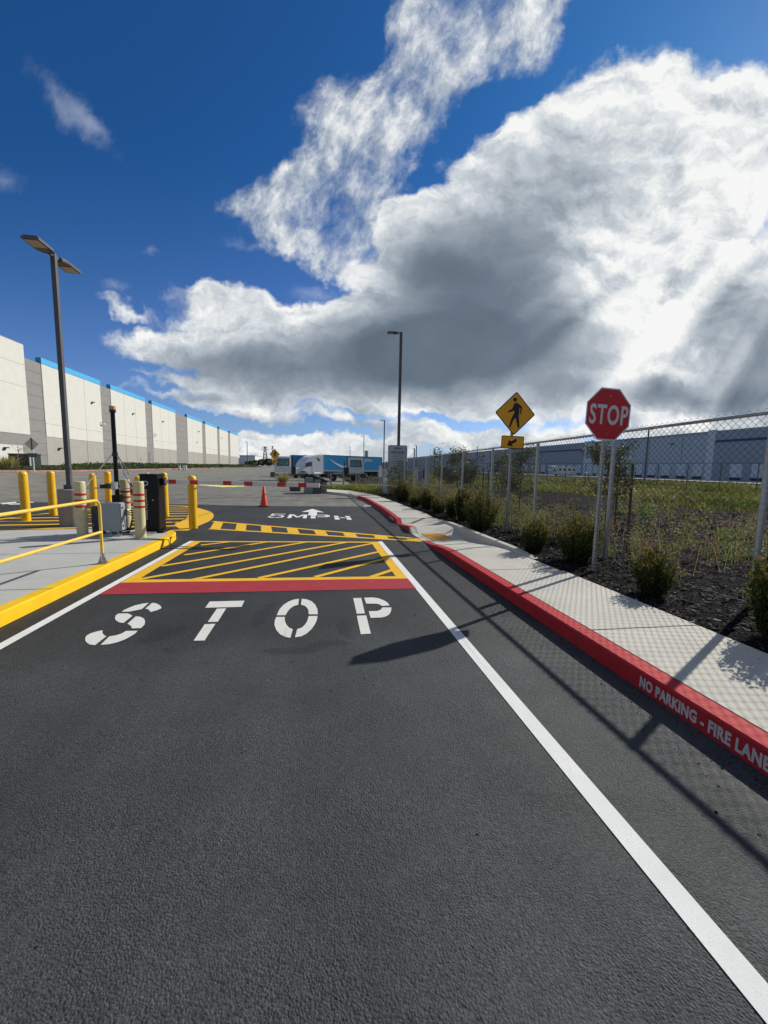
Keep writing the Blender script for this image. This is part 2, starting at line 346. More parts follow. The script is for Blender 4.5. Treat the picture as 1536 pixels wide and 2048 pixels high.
MAT['green_box'] = flat('utility_green', (0.008, 0.024, 0.018), 0.5)
MAT['bark'] = flat('bark', (0.13, 0.10, 0.075), 0.9, bs=.5)
MAT['stake'] = flat('stake_wood', (0.10, 0.055, 0.035), 0.9)
MAT['post_wood'] = flat('weathered_post', (0.34, 0.34, 0.33), 0.85)
MAT['hydrant'] = flat('hydrant_red', (0.45, 0.02, 0.02), 0.5)
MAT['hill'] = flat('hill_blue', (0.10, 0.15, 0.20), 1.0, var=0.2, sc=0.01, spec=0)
MAT['farwhite'] = flat('far_white_metal', (0.62, 0.66, 0.70), 0.6)
MAT['tactile'] = flat('tactile_yellow', (0.72, 0.38, 0.05), 0.6)
def perfmat():
    m, b = newmat('perforated_steel'); s = N('ShaderNodeSeparateXYZ'); L(OBJ(), s.inputs[0])
    lat = MA('MINIMUM', MA('ABSOLUTE', s.outputs[0]), MA('ABSOLUTE', s.outputs[1]))
    zz_ = MA('MULTIPLY', MA('SUBTRACT', MA('FRACT', MA('DIVIDE', s.outputs[2], 0.0508)), 0.5), 0.0508)
    d = MA('SQRT', MA('ADD', MA('MULTIPLY', lat, lat), MA('MULTIPLY', zz_, zz_)))
    hole = MA('LESS_THAN', d, 0.0075)
    col = MIX(MR(NOI(P3(), 28, 4), .3, .7), (.30, .32, .33), (.44, .46, .47)); L(MIX(hole, col, (.01, .01, .01)), b.inputs['Base Color'])
    b.inputs['Metallic'].default_value = .6; b.inputs['Roughness'].default_value = .5
    return m
MAT['perf'] = perfmat()
MAT['apron'] = concrete('apron_concrete', (0.50, 0.50, 0.48))

def leafmat(name, stops, trans=0.25, rough=0.6, spec=0.3):
    m, b = newmat(name)
    at = N('ShaderNodeAttribute', attribute_name='tint')
    col = RAMP(at.outputs['Fac'], stops)
    L(col, b.inputs['Base Color']); b.inputs['Roughness'].default_value = rough; b.inputs['Specular IOR Level'].default_value = spec
    t = N('ShaderNodeBsdfTranslucent'); L(col, t.inputs[0])
    mx = N('ShaderNodeMixShader'); mx.inputs[0].default_value = trans
    o = [n for n in nt.nodes if n.type == 'OUTPUT_MATERIAL'][0]
    L(b.outputs[0], mx.inputs[1]); L(t.outputs[0], mx.inputs[2]); L(mx.outputs[0], o.inputs[0])
    return m
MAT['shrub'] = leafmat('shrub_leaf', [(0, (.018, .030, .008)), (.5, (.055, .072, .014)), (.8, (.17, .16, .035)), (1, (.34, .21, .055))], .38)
MAT['weed'] = leafmat('weed_leaf', [(0, (.08, .13, .03)), (.4, (.21, .28, .055)), (.7, (.34, .32, .13)), (.88, (.17, .08, .06)), (1, (.17, .07, .12))], .4)
MAT['grass'] = leafmat('grass_blade', [(0, (.045, .060, .018)), (.3, (.12, .15, .032)), (.55, (.25, .27, .05)), (.8, (.34, .30, .10)), (1, (.5, .42, .22))])
MAT['treeleaf'] = leafmat('tree_leaf', [(0, (.045, .06, .022)), (.6, (.11, .13, .045)), (1, (.24, .24, .10))])
MAT['cover_leaf'] = leafmat('ground_cover_leaf', [(0, (.03, .06, .02)), (.6, (.07, .12, .035)), (1, (.25, .20, .10))])
def mulchmat(name, a, c):
    m, b = newmat(name); p = P3()
    mp_ = N('ShaderNodeMapping'); L(p, mp_.inputs[0]); mp_.inputs['Scale'].default_value = (1, 1.6, 1)
    v = N('ShaderNodeTexVoronoi', feature='F1'); L(mp_.outputs[0], v.inputs['Vector']); v.inputs['Scale'].default_value = 48; v.inputs['Randomness'].default_value = 1
    s = N('ShaderNodeSeparateColor'); L(v.outputs['Color'], s.inputs[0])
    n = NOI(p, 60, 4, .7)
    col = MIX(MR(MA('ADD', s.outputs[0], MA('MULTIPLY', n, .6)), .5, 1.5), a, c)
    L(col, b.inputs['Base Color']); b.inputs['Roughness'].default_value = .95; b.inputs['Specular IOR Level'].default_value = .04
    bump(b, MA('ADD', MA('MULTIPLY', v.outputs['Distance'], -1.0), MA('MULTIPLY', n, .5)), .8, .02)
    return m
MAT['mulch'] = mulchmat('mulch_ground', (.007, .0065, .0065), (.026, .024, .024))
MAT['field'] = mulchmat('field_soil', (.028, .030, .014), (.070, .072, .030))
MAT['chip'] = leafmat('mulch_chip', [(0, (.005, .005, .006)), (.5, (.022, .020, .021)), (.8, (.075, .068, .064)), (1, (.26, .23, .20))], 0.0, 0.8, 0.12)

# ------------------------------------------------------------------ mesh helpers
class MB:
    def __init__(s): s.v = []; s.f = []
    def add(s, vs, fs, M=None):
        k = len(s.v)
        s.v += [tuple(M@Vector(v)) if M else tuple(v) for v in vs]
        s.f += [tuple(i+k for i in f) for f in fs]; return s
    def box(s, x0, x1, y0, y1, z0, z1, M=None):
        v = [(x, y, z) for z in (z0, z1) for y in (y0, y1) for x in (x0, x1)]
        return s.add(v, [(0, 2, 3, 1), (4, 5, 7, 6), (0, 1, 5, 4), (2, 6, 7, 3), (0, 4, 6, 2), (1, 3, 7, 5)], M)
    def tube(s, p0, p1, r, r1=None, n=12, caps=True, M=None):
        p0 = Vector(p0); p1 = Vector(p1); d = p1-p0
        if d.length < 1e-9: return s
        r1 = r if r1 is None else r1
        q = d.to_track_quat('Z', 'Y').to_matrix()
        a = [p0+q@Vector((math.cos(2*PI*i/n)*r, math.sin(2*PI*i/n)*r, 0)) for i in range(n)]
        b = [p1+q@Vector((math.cos(2*PI*i/n)*r1, math.sin(2*PI*i/n)*r1, 0)) for i in range(n)]
        fs = [(i, (i+1) % n, n+(i+1) % n, n+i) for i in range(n)]
        if caps: fs += [tuple(range(n))[::-1], tuple(range(n, 2*n))]
        return s.add(a+b, fs, M)
    def path(s, pts, r, n=8, M=None):
        for a, b in zip(pts[:-1], pts[1:]): s.tube(a, b, r, n=n, M=M)
        return s
    def lathe(s, prof, n=24, o=(0, 0, 0), M=None):
        vs = []; fs = []
        for r, z in prof: vs += [(o[0]+r*math.cos(2*PI*i/n), o[1]+r*math.sin(2*PI*i/n), o[2]+z) for i in range(n)]
        for j in range(len(prof)-1):
            for i in range(n): fs.append((j*n+i, j*n+(i+1) % n, (j+1)*n+(i+1) % n, (j+1)*n+i))
        fs += [tuple(range(n))[::-1], tuple(range((len(prof)-1)*n, len(prof)*n))]
        return s.add(vs, fs, M)
    def prism(s, poly, z0, z1, M=None):
        """poly in xy, extruded along z; M places it"""
        ar = sum(poly[i][0]*poly[(i+1) % len(poly)][1]-poly[(i+1) % len(poly)][0]*poly[i][1] for i in range(len(poly)))
        if ar < 0: poly = poly[::-1]
        n = len(poly); vs = [(x, y, z0) for x, y in poly]+[(x, y, z1) for x, y in poly]
        fs = [tuple(range(n))[::-1], tuple(range(n, 2*n))]+[(i, (i+1) % n, n+(i+1) % n, n+i) for i in range(n)]
        return s.add(vs, fs, M)
    def build(s, name, mat, parent=None, smooth=False, bevel=0.0):
        me = bpy.data.meshes.new(name); me.from_pydata(s.v, [], s.f); me.validate(); me.update()
        me.materials.append(MAT[mat])
        if smooth: me.shade_smooth(); me.set_sharp_from_angle(angle=math.radians(35))
        o = bpy.data.objects.new(name, me); COL.objects.link(o)
        if parent is not None:
            o.parent = parent; o.matrix_parent_inverse = Matrix.Identity(4)
        if bevel:
            b = o.modifiers.new('bevel', 'BEVEL'); b.width = bevel; b.segments = 2; b.limit_method = 'ANGLE'
        return o
def tag(o, label=None, cat=None, group=None, kind=None):
    if label: o['label'] = label
    if cat: o['category'] = cat
    if group: o['group'] = group
    if kind: o['kind'] = kind
    return o
def root(name, loc, label, cat, group=None, rz=0):
    o = bpy.data.objects.new(name, None); COL.objects.link(o); o.empty_display_size = .2
    o.location = loc; o.rotation_euler = (0, 0, rz)
    return tag(o, label, cat, group)
def kids(o): return [c for c in COL.objects if c.parent == o]
def dup(o, loc, rz, label, scale=None, depth=0):
    c = o.copy(); COL.objects.link(c); c.location = loc; c.rotation_euler = (0, 0, rz)
    if scale: c.scale = scale
    c['label'] = label
    for ch in kids(o):
        d = ch.copy(); COL.objects.link(d); d.parent = c
        for g in kids(ch):
            e = g.copy(); COL.objects.link(e); e.parent = d
    return c
def arr_mesh(name, verts, faces, mat, tint=None, parent=None):
    """fast mesh from numpy; faces (n,3|4); tint per face"""
    verts = np.asarray(verts, dtype=np.float32); faces = np.asarray(faces, dtype=np.int32)
    me = bpy.data.meshes.new(name); k = faces.shape[1]
    me.vertices.add(len(verts)); me.vertices.foreach_set('co', verts.ravel())
    me.loops.add(faces.size); me.loops.foreach_set('vertex_index', faces.ravel())
    me.polygons.add(len(faces)); me.polygons.foreach_set('loop_start', np.arange(len(faces), dtype=np.int32)*k)
    if tint is not None:
        at = me.attributes.new('tint', 'FLOAT', 'FACE'); at.data.foreach_set('value', np.asarray(tint, dtype=np.float32))
    me.update(calc_edges=True); me.materials.append(MAT[mat])
    o = bpy.data.objects.new(name, me); COL.objects.link(o)
    if parent is not None: o.parent = parent
    return o
def text_mesh(s, size, depth=0.002, bold=0.0, spacing=1.0, sx=1.0, shear=0.0, align='CENTER'):
    """vertices/faces of a line of lettering lying in xy, baseline at y=0"""
    cu = bpy.data.curves.new('t', 'FONT'); cu.body = s; cu.size = size; cu.extrude = depth; cu.offset = bold; cu.space_character = spacing
    cu.align_x = align; cu.shear = shear; cu.resolution_u = 3
    o = bpy.data.objects.new('t', cu); COL.objects.link(o)
    dg = bpy.context.evaluated_depsgraph_get(); me = bpy.data.meshes.new_from_object(o.evaluated_get(dg))
    vs = [(v.co.x*sx, v.co.y, v.co.z) for v in me.vertices]; fs = [tuple(p.vertices) for p in me.polygons]
    COL.objects.unlink(o); bpy.data.objects.remove(o); bpy.data.meshes.remove(me); bpy.data.curves.remove(cu)
    return vs, fs
def basis(o, x, y, z):
    m = Matrix.Identity(4)
    for i in range(3): m[i][0] = x[i]; m[i][1] = y[i]; m[i][2] = z[i]; m[i][3] = o[i]
    return m
FACE_CAM = lambda o: basis(o, (1, 0, 0), (0, 0, 1), (0, -1, 0))     # xy drawing stood up, facing -Y

# ------------------------------------------------------------------ ground
def sm(t): t = min(max(t, 0), 1); return t*t*(3-2*t)
def terr(x, y):
    z = pz(y)+1.36*sm((-x-13)/17)*sm((y+5)/25)
    if x > 3.7: z -= 0.02
    return z
xs = sorted(set([-1500, -700, -350, -180, -120, -80, -60, -50, -45]+list(np.arange(-40, 42, 1.5))+[45, 55, 70, 90, 120, 160, 250, 500, 900, 1500]))
ys = sorted(set([-60, -30, -15]+list(np.arange(-10, 60, 2.5))+[60, 70, 80, 100, 130, 170, 220, 300, 450, 700, 1100, 1900, 3500]))
vs = [(x, y, terr(x, y)) for y in ys for x in xs]; nx = len(xs)
fs = [(j*nx+i, j*nx+i+1, (j+1)*nx+i+1, (j+1)*nx+i) for j in range(len(ys)-1) for i in range(nx-1)]
m = MB(); m.v = vs; m.f = fs
tag(m.build('yard_pavement', 'yard', smooth=True), kind='structure')

def sheet(name, pts, h, mat, step=2.5):
    """polygon laid h above the pavement plane"""
    from mathutils.geometry import tessellate_polygon
    m = MB(); vs = [(x, y, pz(y)+h) for x, y in pts]
    tri = tessellate_polygon([[Vector((x, y, 0)) for x, y in pts]])
    fs = []
    for t in tri:
        a, b, c = [Vector(vs[i]) for i in t]
        fs.append(tuple(t) if (b-a).cross(c-a).z > 0 else tuple(t)[::-1])
    m.v = vs; m.f = fs
    return tag(m.build(name, mat), kind='structure')
def addsheet(m, pts, h):
    from mathutils.geometry import tessellate_polygon
    vs = [(x, y, pz(y)+h) for x, y in pts]; k = len(m.v)
    for t in tessellate_polygon([[Vector((x, y, 0)) for x, y in pts]]):
        a, b, c = [Vector(vs[i]) for i in t]
        t = tuple(t) if (b-a).cross(c-a).z > 0 else tuple(t)[::-1]
        m.f.append(tuple(i+k for i in t))
    m.v += vs
# dark asphalt up to the joint line
J = [(-30, 22.5), (-14, 20.2), G(300, 1007), (-2.59, 18.36), (1.4, 18.19), (2.4, 17.95)]
sheet('road', [(2.45, -9.5), (2.45, 17.9)]+J[::-1]+[(-30, -9.5)], 0.004, 'road')
cr = MB()
for (x0, y0), (x1, y1) in [((-9, 21.9), (2.2, 21.2)), ((-12, 26.4), (1.5, 25.3)), ((-20, 33.5), (-3, 32.0))]:
    addsheet(cr, [(x0, y0), (x1, y1), (x1, y1+.06), (x0, y0+.06)], 0.004)
tag(cr.build('pavement_seam', 'joint'), kind='structure')

# ------------------------------------------------------------------ right kerb and sidewalk
# centreline of the kerb face: straight then curving left past the gate
KF = [(2.38, -6), (2.38, 11.2), (2.43, 13.3), (2.50, 15.5), (2.52, 18), (2.50, 21), (2.30, 23.5), (1.95, 25.6), (1.2, 27.3), (.75, 28.2), (.35, 28.7)]
KB = [(3.68, -6), (3.68, 11.2), (3.76, 13.6), (3.70, 15.8), (3.68, 18.5), (3.6, 21.5), (3.45, 24.6), (3.05, 27.6), (2.2, 30.6), (1.3, 32.2), (.4, 33.0)]
def interp(P, n=10):
    out = []
    for i in range(len(P)-1):
        p0 = P[max(i-1, 0)]; p1 = P[i]; p2 = P[i+1]; p3 = P[min(i+2, len(P)-1)]
        for k in range(n):
            t = k/n
            out.append(tuple(.5*((2*p1[c])+(-p0[c]+p2[c])*t+(2*p0[c]-5*p1[c]+4*p2[c]-p3[c])*t*t+(-p0[c]+3*p1[c]-3*p2[c]+p3[c])*t**3) for c in range(2)))
    return out+[P[-1]]
kf, kb = interp(KF), interp(KB)
CH = 0.15
def dip(y):
    """kerb height: full, ramping flush at the crosswalk (y 9.0 to 10.2)"""
    if y < 7.0 or y > 12.2: return CH
    if y < 9.0: return CH-(CH-.012)*sm((y-7.0)/2.0)
    if y <= 10.2: return .012
    return CH-(CH-.012)*sm((y-10.2)/2.0)
def dens_path(a, b, st=0.25):
    """resample both edges together"""
    A_, B_ = [], []
    for i in range(len(a)-1):
        la = math.dist(a[i], a[i+1]); k = max(1, int(la/st))
        for j in range(k):
            t = j/k; A_.append((a[i][0]+(a[i+1][0]-a[i][0])*t, a[i][1]+(a[i+1][1]-a[i][1])*t)); B_.append((b[i][0]+(b[i+1][0]-b[i][0])*t, b[i][1]+(b[i+1][1]-b[i][1])*t))
    return A_+[a[-1]], B_+[b[-1]]
kf, kb = dens_path(kf, kb)
def lerp(a, b, t): return tuple(a[c]+(b[c]-a[c])*t for c in range(len(a)))
def strip(m, rows, closed=False):
    k = len(m.v); w = len(rows[0])
    for r in rows: m.v += r
    for j in range(len(rows)-1):
        for i in range(w-1): m.f.append((k+j*w+i, k+j*w+i+1, k+(j+1)*w+i+1, k+(j+1)*w+i))
red, grey, walk = MB(), MB(), MB()
rows_r, rows_g, rows_g2, rows_w = [], [], [], []
for a, b in zip(kf, kb):
    w = math.dist(a, b); t1 = .15/w; t2 = .165/w; y = a[1]; h = dip(y); z = pz(y)
    i0 = a; i1 = lerp(a, b, t1); i2 = lerp(a, b, t2)
    row = [(a[0], a[1], z-.05), (a[0], a[1], z+max(h-.015, 0)), (a[0]+.012, a[1], z+h), (i1[0], i1[1], z+h), (i1[0], i1[1], z+h-.03)]
    if y < 8.98 or (10.22 < y < 23.8): rows_r.append((y, row))
    rows_g.append((y, [(p[0]+.0015, p[1], p[2]-.0015) for p in row]))
    q = []
    for k in range(9):
        t = t2+(1-t2)*k/8; p = lerp(a, b, t); f = k/8
        hz = h+(CH-h)*sm((f-.55)/.45) if h < CH-.001 and y > 9.9 else h
        if y > 8.0 and y <= 9.9: hz = h+.0*f
        q.append((p[0], p[1], pz(p[1])+hz-.002))
    rows_w.append(q)
def runs(rr, gap):
    out = [[rr[0]]]
    for r in rr[1:]:
        if r[0]-out[-1][-1][0] > gap: out.append([])
        out[-1].append(r)
    return out
ro = root('red_curb', (2.38, 0, 0), None, None); tag(ro, kind='structure')
for rr in runs(rows_r, 0.8):
    strip(red, [r for _, r in rr])
ob = red.build('curb_paint', 'red_curb', smooth=False)
ob.parent = ro; ob.matrix_parent_inverse = Matrix.Translation((-2.38, 0, 0))
strip(grey, [r for _, r in rows_g]); ob = grey.build('curb_concrete', 'walk'); ob.parent = ro; ob.matrix_parent_inverse = Matrix.Translation((-2.38, 0, 0))
strip(walk, rows_w); wk = tag(walk.build('sidewalk', 'walk', smooth=True), kind='structure')
# control joints in the sidewalk, and in the kerb
jn = MB()
for y in [-1.0, 1.25, 3.25, 5.5, 7.35, 8.2, 10.9, 12.2, 14.0, 16, 18, 20, 22, 24]:
    i = min(range(len(kf)), key=lambda k: abs(kf[k][1]-y)); a, b = kf[i], kb[i]; n = 24
    for k in range(n):
        p = lerp(a, b, (.17/1.3)+(1-.17/1.3)*k/n); q = lerp(a, b, (.17/1.3)+(1-.17/1.3)*(k+1)/n); h = dip(a[1])
        jn.f.append(tuple(range(len(jn.v), len(jn.v)+4)))
        hz = h+.0008
        if h < CH-.001 and a[1] > 9.9: hz = h+(CH-h)*sm((k/n-.55)/.45)+.002
        jn.v += [(p[0], p[1]-.006, pz(p[1])+hz), (q[0], q[1]-.006, pz(q[1])+hz), (q[0], q[1]+.006, pz(q[1])+hz), (p[0], p[1]+.006, pz(p[1])+hz)]
tag(jn.build('sidewalk_joint', 'joint'), kind='structure')
cj = MB()
for y in [-.6, 1.15, 3.25, 5.9, 6.72, 8.1, 11.3, 12.9, 15.2, 17.3, 19.6, 21.8]:
    i = min(range(len(kf)), key=lambda k: abs(kf[k][1]-y)); x = kf[i][0]; h = dip(y); z = pz(y)
    cj.box(x-.0012, x+.003, y-.004, y+.004, z, z+h-.012); cj.box(x+.01, x+.15, y-.004, y+.004, z+h-.004, z+h+.0008)
tag(cj.build('curb_joint', 'joint'), kind='structure')
# low retaining kerb behind the ramp
rt = MB(); rows = []
for y in np.arange(6.0, 11.9, .2):
    f = sm((y-6.0)/1.2)*sm((11.9-y)/1.2); x = 3.62; z = pz(y); t = CH+.055*f
    rows.append([(x, y, z-.1), (x, y, z+t-.01), (x+.012, y, z+t), (x+.13, y, z+t), (x+.13, y, z)])
strip(rt, rows); tag(rt.build('retaining_curb', 'walk'), kind='structure')
# tactile plate on the ramp
tp = MB(); tp.box(2.62, 3.18, 9.05, 9.95, pz(9.5)+.012, pz(9.5)+.022)
for i in range(9):
    for j in range(14): tp.box(2.65+i*.06, 2.68+i*.06, 9.09+j*.061, 9.12+j*.061, pz(9.5)+.022, pz(9.5)+.027)
tag(tp.build('tactile_paving', 'tactile'), kind='structure')

# kerb stencils
def kerbtext(s, size, y0, bold, sp=1.0, sx=1.0):
    vs, fs = text_mesh(s, size, .0012, bold, sp, sx, align='LEFT')
    # stencil bridges: drop nothing, letters stay thin enough
    x = 2.38-.004
    M = basis((x, y0, pz(y0)+.032), (0, -1, GR), (0, 0, 1), (-1, 0, 0))
    return MB().add(vs, fs, M)
yN, _ = AX(1281, 1375, 2.38)
k = kerbtext('NO PARKING - FIRE LANE', .108, yN+.01, .0042, 1.08, .665)
k.add(*text_mesh('NO PARKING - FIRE LANE', .108, .0012, .0022, 1.06, .63, align='LEFT'), basis((2.38-.004, 13.4, pz(13.4)+.032), (0, -1, GR), (0, 0, 1), (-1, 0, 0)))
tag(k.build('curb_lettering', 'curb_letter'), kind='structure')

# ------------------------------------------------------------------ lane markings
LY = 0.008
wl = MB()
def line(m, p, q, w, h=LY):
    d = Vector((q[0]-p[0], q[1]-p[1])).normalized(); n = Vector((-d.y, d.x))*w/2
    L_ = math.dist(p, q); k = max(1, int(L_/2))
    for i in range(k):
        a = lerp(p, q, i/k); b = lerp(p, q, (i+1)/k)
        addsheet(m, [(a[0]+n.x, a[1]+n.y), (b[0]+n.x, b[1]+n.y), (b[0]-n.x, b[1]-n.y), (a[0]-n.x, a[1]-n.y)], h)
line(wl, (1.33, -4), (1.38, 8.95), .105); line(wl, (-2.80, -4), (-2.78, 9.3), .10)
tag(wl.build('white_lane_line', 'white_paint'), kind='structure')
rb = MB(); bl, bl2, br2, br = G(212, 1190), G(258, 1166), G(817, 1158), G(833, 1178)
addsheet(rb, [(-2.725, bl[1]), (1.32, br[1]), (1.32, br2[1]), (-2.725, bl2[1])], LY)
tag(rb.build('red_stop_bar', 'red_line'), kind='structure')
yb = MB(); Y0l, Y0r = bl2[1]+.004, br2[1]+.004; Y1l, Y1r = 9.28, 8.92
def by(x, t): l = Y0l+(Y0r-Y0l)*(x+2.72)/4.04; u = Y1l+(Y1r-Y1l)*(x+2.72)/4.04; return l+(u-l)*t
addsheet(yb, [(-2.725, by(-2.72, 0)), (1.32, by(1.32, 0)), (1.32, by(1.32, 0)+.14), (-2.725, by(-2.72, 0)+.14)], LY)
addsheet(yb, [(-2.725, Y0l+.14), (-2.56, Y0l+.14), (-2.56, Y1l-.12), (-2.725, Y1l)], LY+.0003)
addsheet(yb, [(1.32, Y0r+.14), (1.32, Y1r), (1.16, Y1r-.12), (1.16, Y0r+.14)], LY+.0003)
addsheet(yb, [(-2.725, Y1l), (-2.56, Y1l-.12), (1.16, Y1r-.12), (1.32, Y1r)], LY+.0006)
def clipseg(p, q, x0, x1, f0, f1):
    ts = [i/400 for i in range(401)]; ins = [t for t in ts if x0 <= lerp(p, q, t)[0] <= x1 and f0(lerp(p, q, t)[0]) <= lerp(p, q, t)[1] <= f1(lerp(p, q, t)[0])]
    return (lerp(p, q, ins[0]), lerp(p, q, ins[-1])) if len(ins) > 3 else None
# measured stripe ends (upper right, lower left)
for a, b in [((465, 1083.5), (402, 1091)), ((537, 1084), (369, 1110.7)), ((617, 1084), (323, 1133)), ((694, 1085), (276, 1160)), ((750, 1087), (384, 1160.5)),
             ((759, 1104), (518, 1157)), ((772, 1118), (630, 1155)), ((790, 1140), (742, 1155))]:
    p, q = G(*b), G(*a)
    p = (max(p[0], -2.58), p[1]); q = (min(q[0], 1.2), q[1]); line(yb, p, q, .098, LY+.0009)
tag(yb.build('yellow_hatching', 'yellow_line'), kind='structure')
# crosswalk ladder
cw = MB()
cwf = [G(425, 1043), G(838, 1078)]; cwn = [G(418, 1058), G(848, 1083)]
fa, fb = cwf; na, nb_ = cwn
dv = Vector((fb[0]-fa[0], fb[1]-fa[1])).normalized()
fb = (2.36, fb[1]); nb_ = (2.36, nb_[1])
line(cw, fa, fb, .14, LY); line(cw, na, nb_, .14, LY)
CW = [((452, 1043.5), (487, 1045)), ((510, 1047), (541, 1049)), ((580, 1051), (604, 1053)), ((660, 1059), (629, 1057)), ((697, 1063), (722, 1065)), ((750, 1068), (776, 1071)), ((795, 1073), (822, 1076))]
ts = np.linspace(0.03, .97, 8)
for i, t in enumerate(ts):
    c0 = lerp(na, nb_, t); 
    wdt = .36
    c1 = lerp(fa, fb, t+.012)
    d = (dv.x*wdt/2, dv.y*wdt/2)
    addsheet(cw, [(c0[0]-d[0], c0[1]-d[1]+.068), (c0[0]+d[0], c0[1]+d[1]+.068), (c1[0]+d[0], c1[1]+d[1]-.068), (c1[0]-d[0], c1[1]-d[1]-.068)], LY+.0003)
tag(cw.build('crosswalk', 'yellow_line'), kind='structure')
# STOP, four stencilled letters traced where they lie
def zp(lst, s, ox, oy): return [G(ox+x/s, oy+y/s) for x, y in lst]
def arc(pts, n=4):
    return pts
S5 = lambda l: zp(l, 3.84, 140, 1140)
S6 = lambda l: zp(l, 3.339, 500, 1140)
letters = {
 'S': [S5([(606, 256), (555, 264), (500, 276), (450, 296), (415, 312), (398, 326), (462, 324), (490, 318), (525, 311), (552, 305)]),
       S5([(630, 257), (660, 260), (685, 272), (700, 286), (702, 299), (670, 314), (618, 328), (612, 317), (598, 306), (577, 302)]),
       S5([(372, 340), (445, 338), (462, 346), (480, 357), (412, 412), (380, 408), (355, 394), (345, 378), (350, 355)]),
       S5([(505, 361), (540, 364), (568, 378), (577, 398), (573, 425), (545, 452), (475, 454), (470, 438), (455, 425), (440, 419)]),
       S5([(250, 468), (205, 478), (158, 492), (130, 508), (118, 524), (118, 548), (130, 565), (152, 578), (192, 584), (280, 514), (262, 506), (250, 490)]),
       S5([(302, 516), (360, 506), (400, 492), (430, 474), (520, 472), (500, 494), (465, 516), (420, 540), (360, 562), (300, 576), (234, 582)])],
 'T': [S5([(1073, 247), (1340, 240), (1318, 288), (1038, 295)]), S5([(1128, 302), (1200, 299), (1135, 403), (1058, 405)]), S5([(1035, 422), (1118, 418), (1034, 547), (949, 549)])],
 'O': [S6([(327, 196), (290, 202), (255, 216), (222, 238), (198, 265), (178, 307), (238, 306), (252, 280), (270, 260), (293, 245), (322, 236)]),
       S6([(346, 196), (380, 200), (412, 213), (435, 235), (450, 265), (453, 300), (392, 300), (390, 272), (380, 255), (365, 243), (340, 236)]),
       S6([(175, 318), (232, 318), (233, 345), (243, 370), (262, 390), (286, 400), (270, 458), (235, 452), (200, 434), (175, 405), (163, 370), (166, 340)]),
       S6([(392, 312), (451, 311), (446, 340), (432, 370), (410, 400), (380, 428), (345, 447), (300, 455), (315, 400), (345, 390), (365, 372), (381, 348)])],
 'P': [S6([(689, 192), (743, 190), (767, 294), (713, 297)]), S6([(713, 310), (776, 307), (807, 430), (740, 434)]),
       S6([(762, 189), (820, 187), (860, 193), (895, 207), (918, 222), (933, 241), (880, 244), (866, 234), (845, 229), (776, 228)]),
       S6([(885, 254), (944, 254), (942, 280), (930, 300), (908, 315), (875, 322), (805, 324), (793, 280), (848, 278), (872, 270)])]}
lt = MB()
for k_, polys in letters.items():
    for p in polys: addsheet(lt, p, LY)
tag(lt.build('stop_lettering', 'worn_white'), kind='structure')
# 5 MPH and arrow, laid out in metres on the road
mp_ = MB(); c5 = G(622, 1036)
def stl(polys, ox, oy, sx, sy, shy=0):
    for p in polys: addsheet(mp_, [(ox+x*sx, oy+y*sy+shy*(x*sx)) for x, y in p], LY)
l5 = [[(.08, .55), (.25, .55), (.25, .93), (.95, .93), (1, 1.05), (.08, 1.05)], [(.05, .45), (.08, .66), (.45, .72), (.47, .58), (.28, .5)], [(.53, .58), (.53, .72), (.85, .66), (1, .45), (1, .2), (.85, .2), (.78, .5)], [(0, .22), (.2, .3), (.22, .16), (.47, .13), (.47, 0), (.2, 0), (.05, .1)], [(.53, 0), (.53, .13), (.8, .2), (.97, .17), (.9, .05)]]
lM = [[(0, 0), (.2, 0), (.2, .9), (.06, 1), (0, 1)], [(.8, 0), (1, 0), (1, 1), (.94, 1), (.8, .9)], [(.08, 1), (.25, 1), (.49, .45), (.49, .12)], [(.92, 1), (.75, 1), (.51, .45), (.51, .12)]]
lP = [[(0, 0), (.25, 0), (.25, .4), (0, .4)], [(0, .47), (.25, .47), (.25, 1), (0, 1)], [(.33, 1), (.33, .85), (.75, .82), (.76, .68), (1, .68), (1, .85), (.85, 1)], [(1, .62), (.76, .62), (.72, .5), (.33, .48), (.33, .34), (.85, .36), (1, .5)]]
lH = [[(0, 0), (.28, 0), (.28, .46), (0, .46)], [(0, .54), (.28, .54), (.28, 1), (0, 1)], [(.72, 0), (1, 0), (1, .46), (.72, .46)], [(.72, .54), (1, .54), (1, 1), (.72, 1)], [(.34, .42), (.66, .42), (.66, .58), (.34, .58)]]
gl = [(533, 1035.5, 566), (574, 1036.5, 613), (621, 1037, 661), (670, 1039.5, 704)]
for (pl, (xa, yb_, xb)) in zip((l5, lM, lP, lH), gl):
    a = G(xa, yb_); b = G(xb, yb_+.6); top = G((xa+xb)/2, yb_-7.5)
    stl(pl, a[0], a[1], (b[0]-a[0]), top[1]-a[1], -.14)
ap = [(596, 1027), (607, 1024), (625, 1018), (640, 1021), (649, 1025.5), (634, 1025), (634, 1031), (615, 1030.5), (617, 1025)]
ap = [G(625, 1018), G(649, 1025.3), G(634, 1024.6), G(634, 1031.5), G(616, 1031), G(618, 1024.4), G(603, 1024.2)]
addsheet(mp_, ap, LY+.0008)
for q in [[(0, 1006.5), (30, 1003.5), (34, 1006), (5, 1009)], [(14, 1008), (40, 1007), (42, 1009), (20, 1009.5)], [(38, 1004.5), (66, 1004), (68, 1005.5), (42, 1006)]]:
    addsheet(mp_, [G(*p) for p in q], LY)
tag(mp_.build('speed_lettering', 'white_paint'), kind='structure')
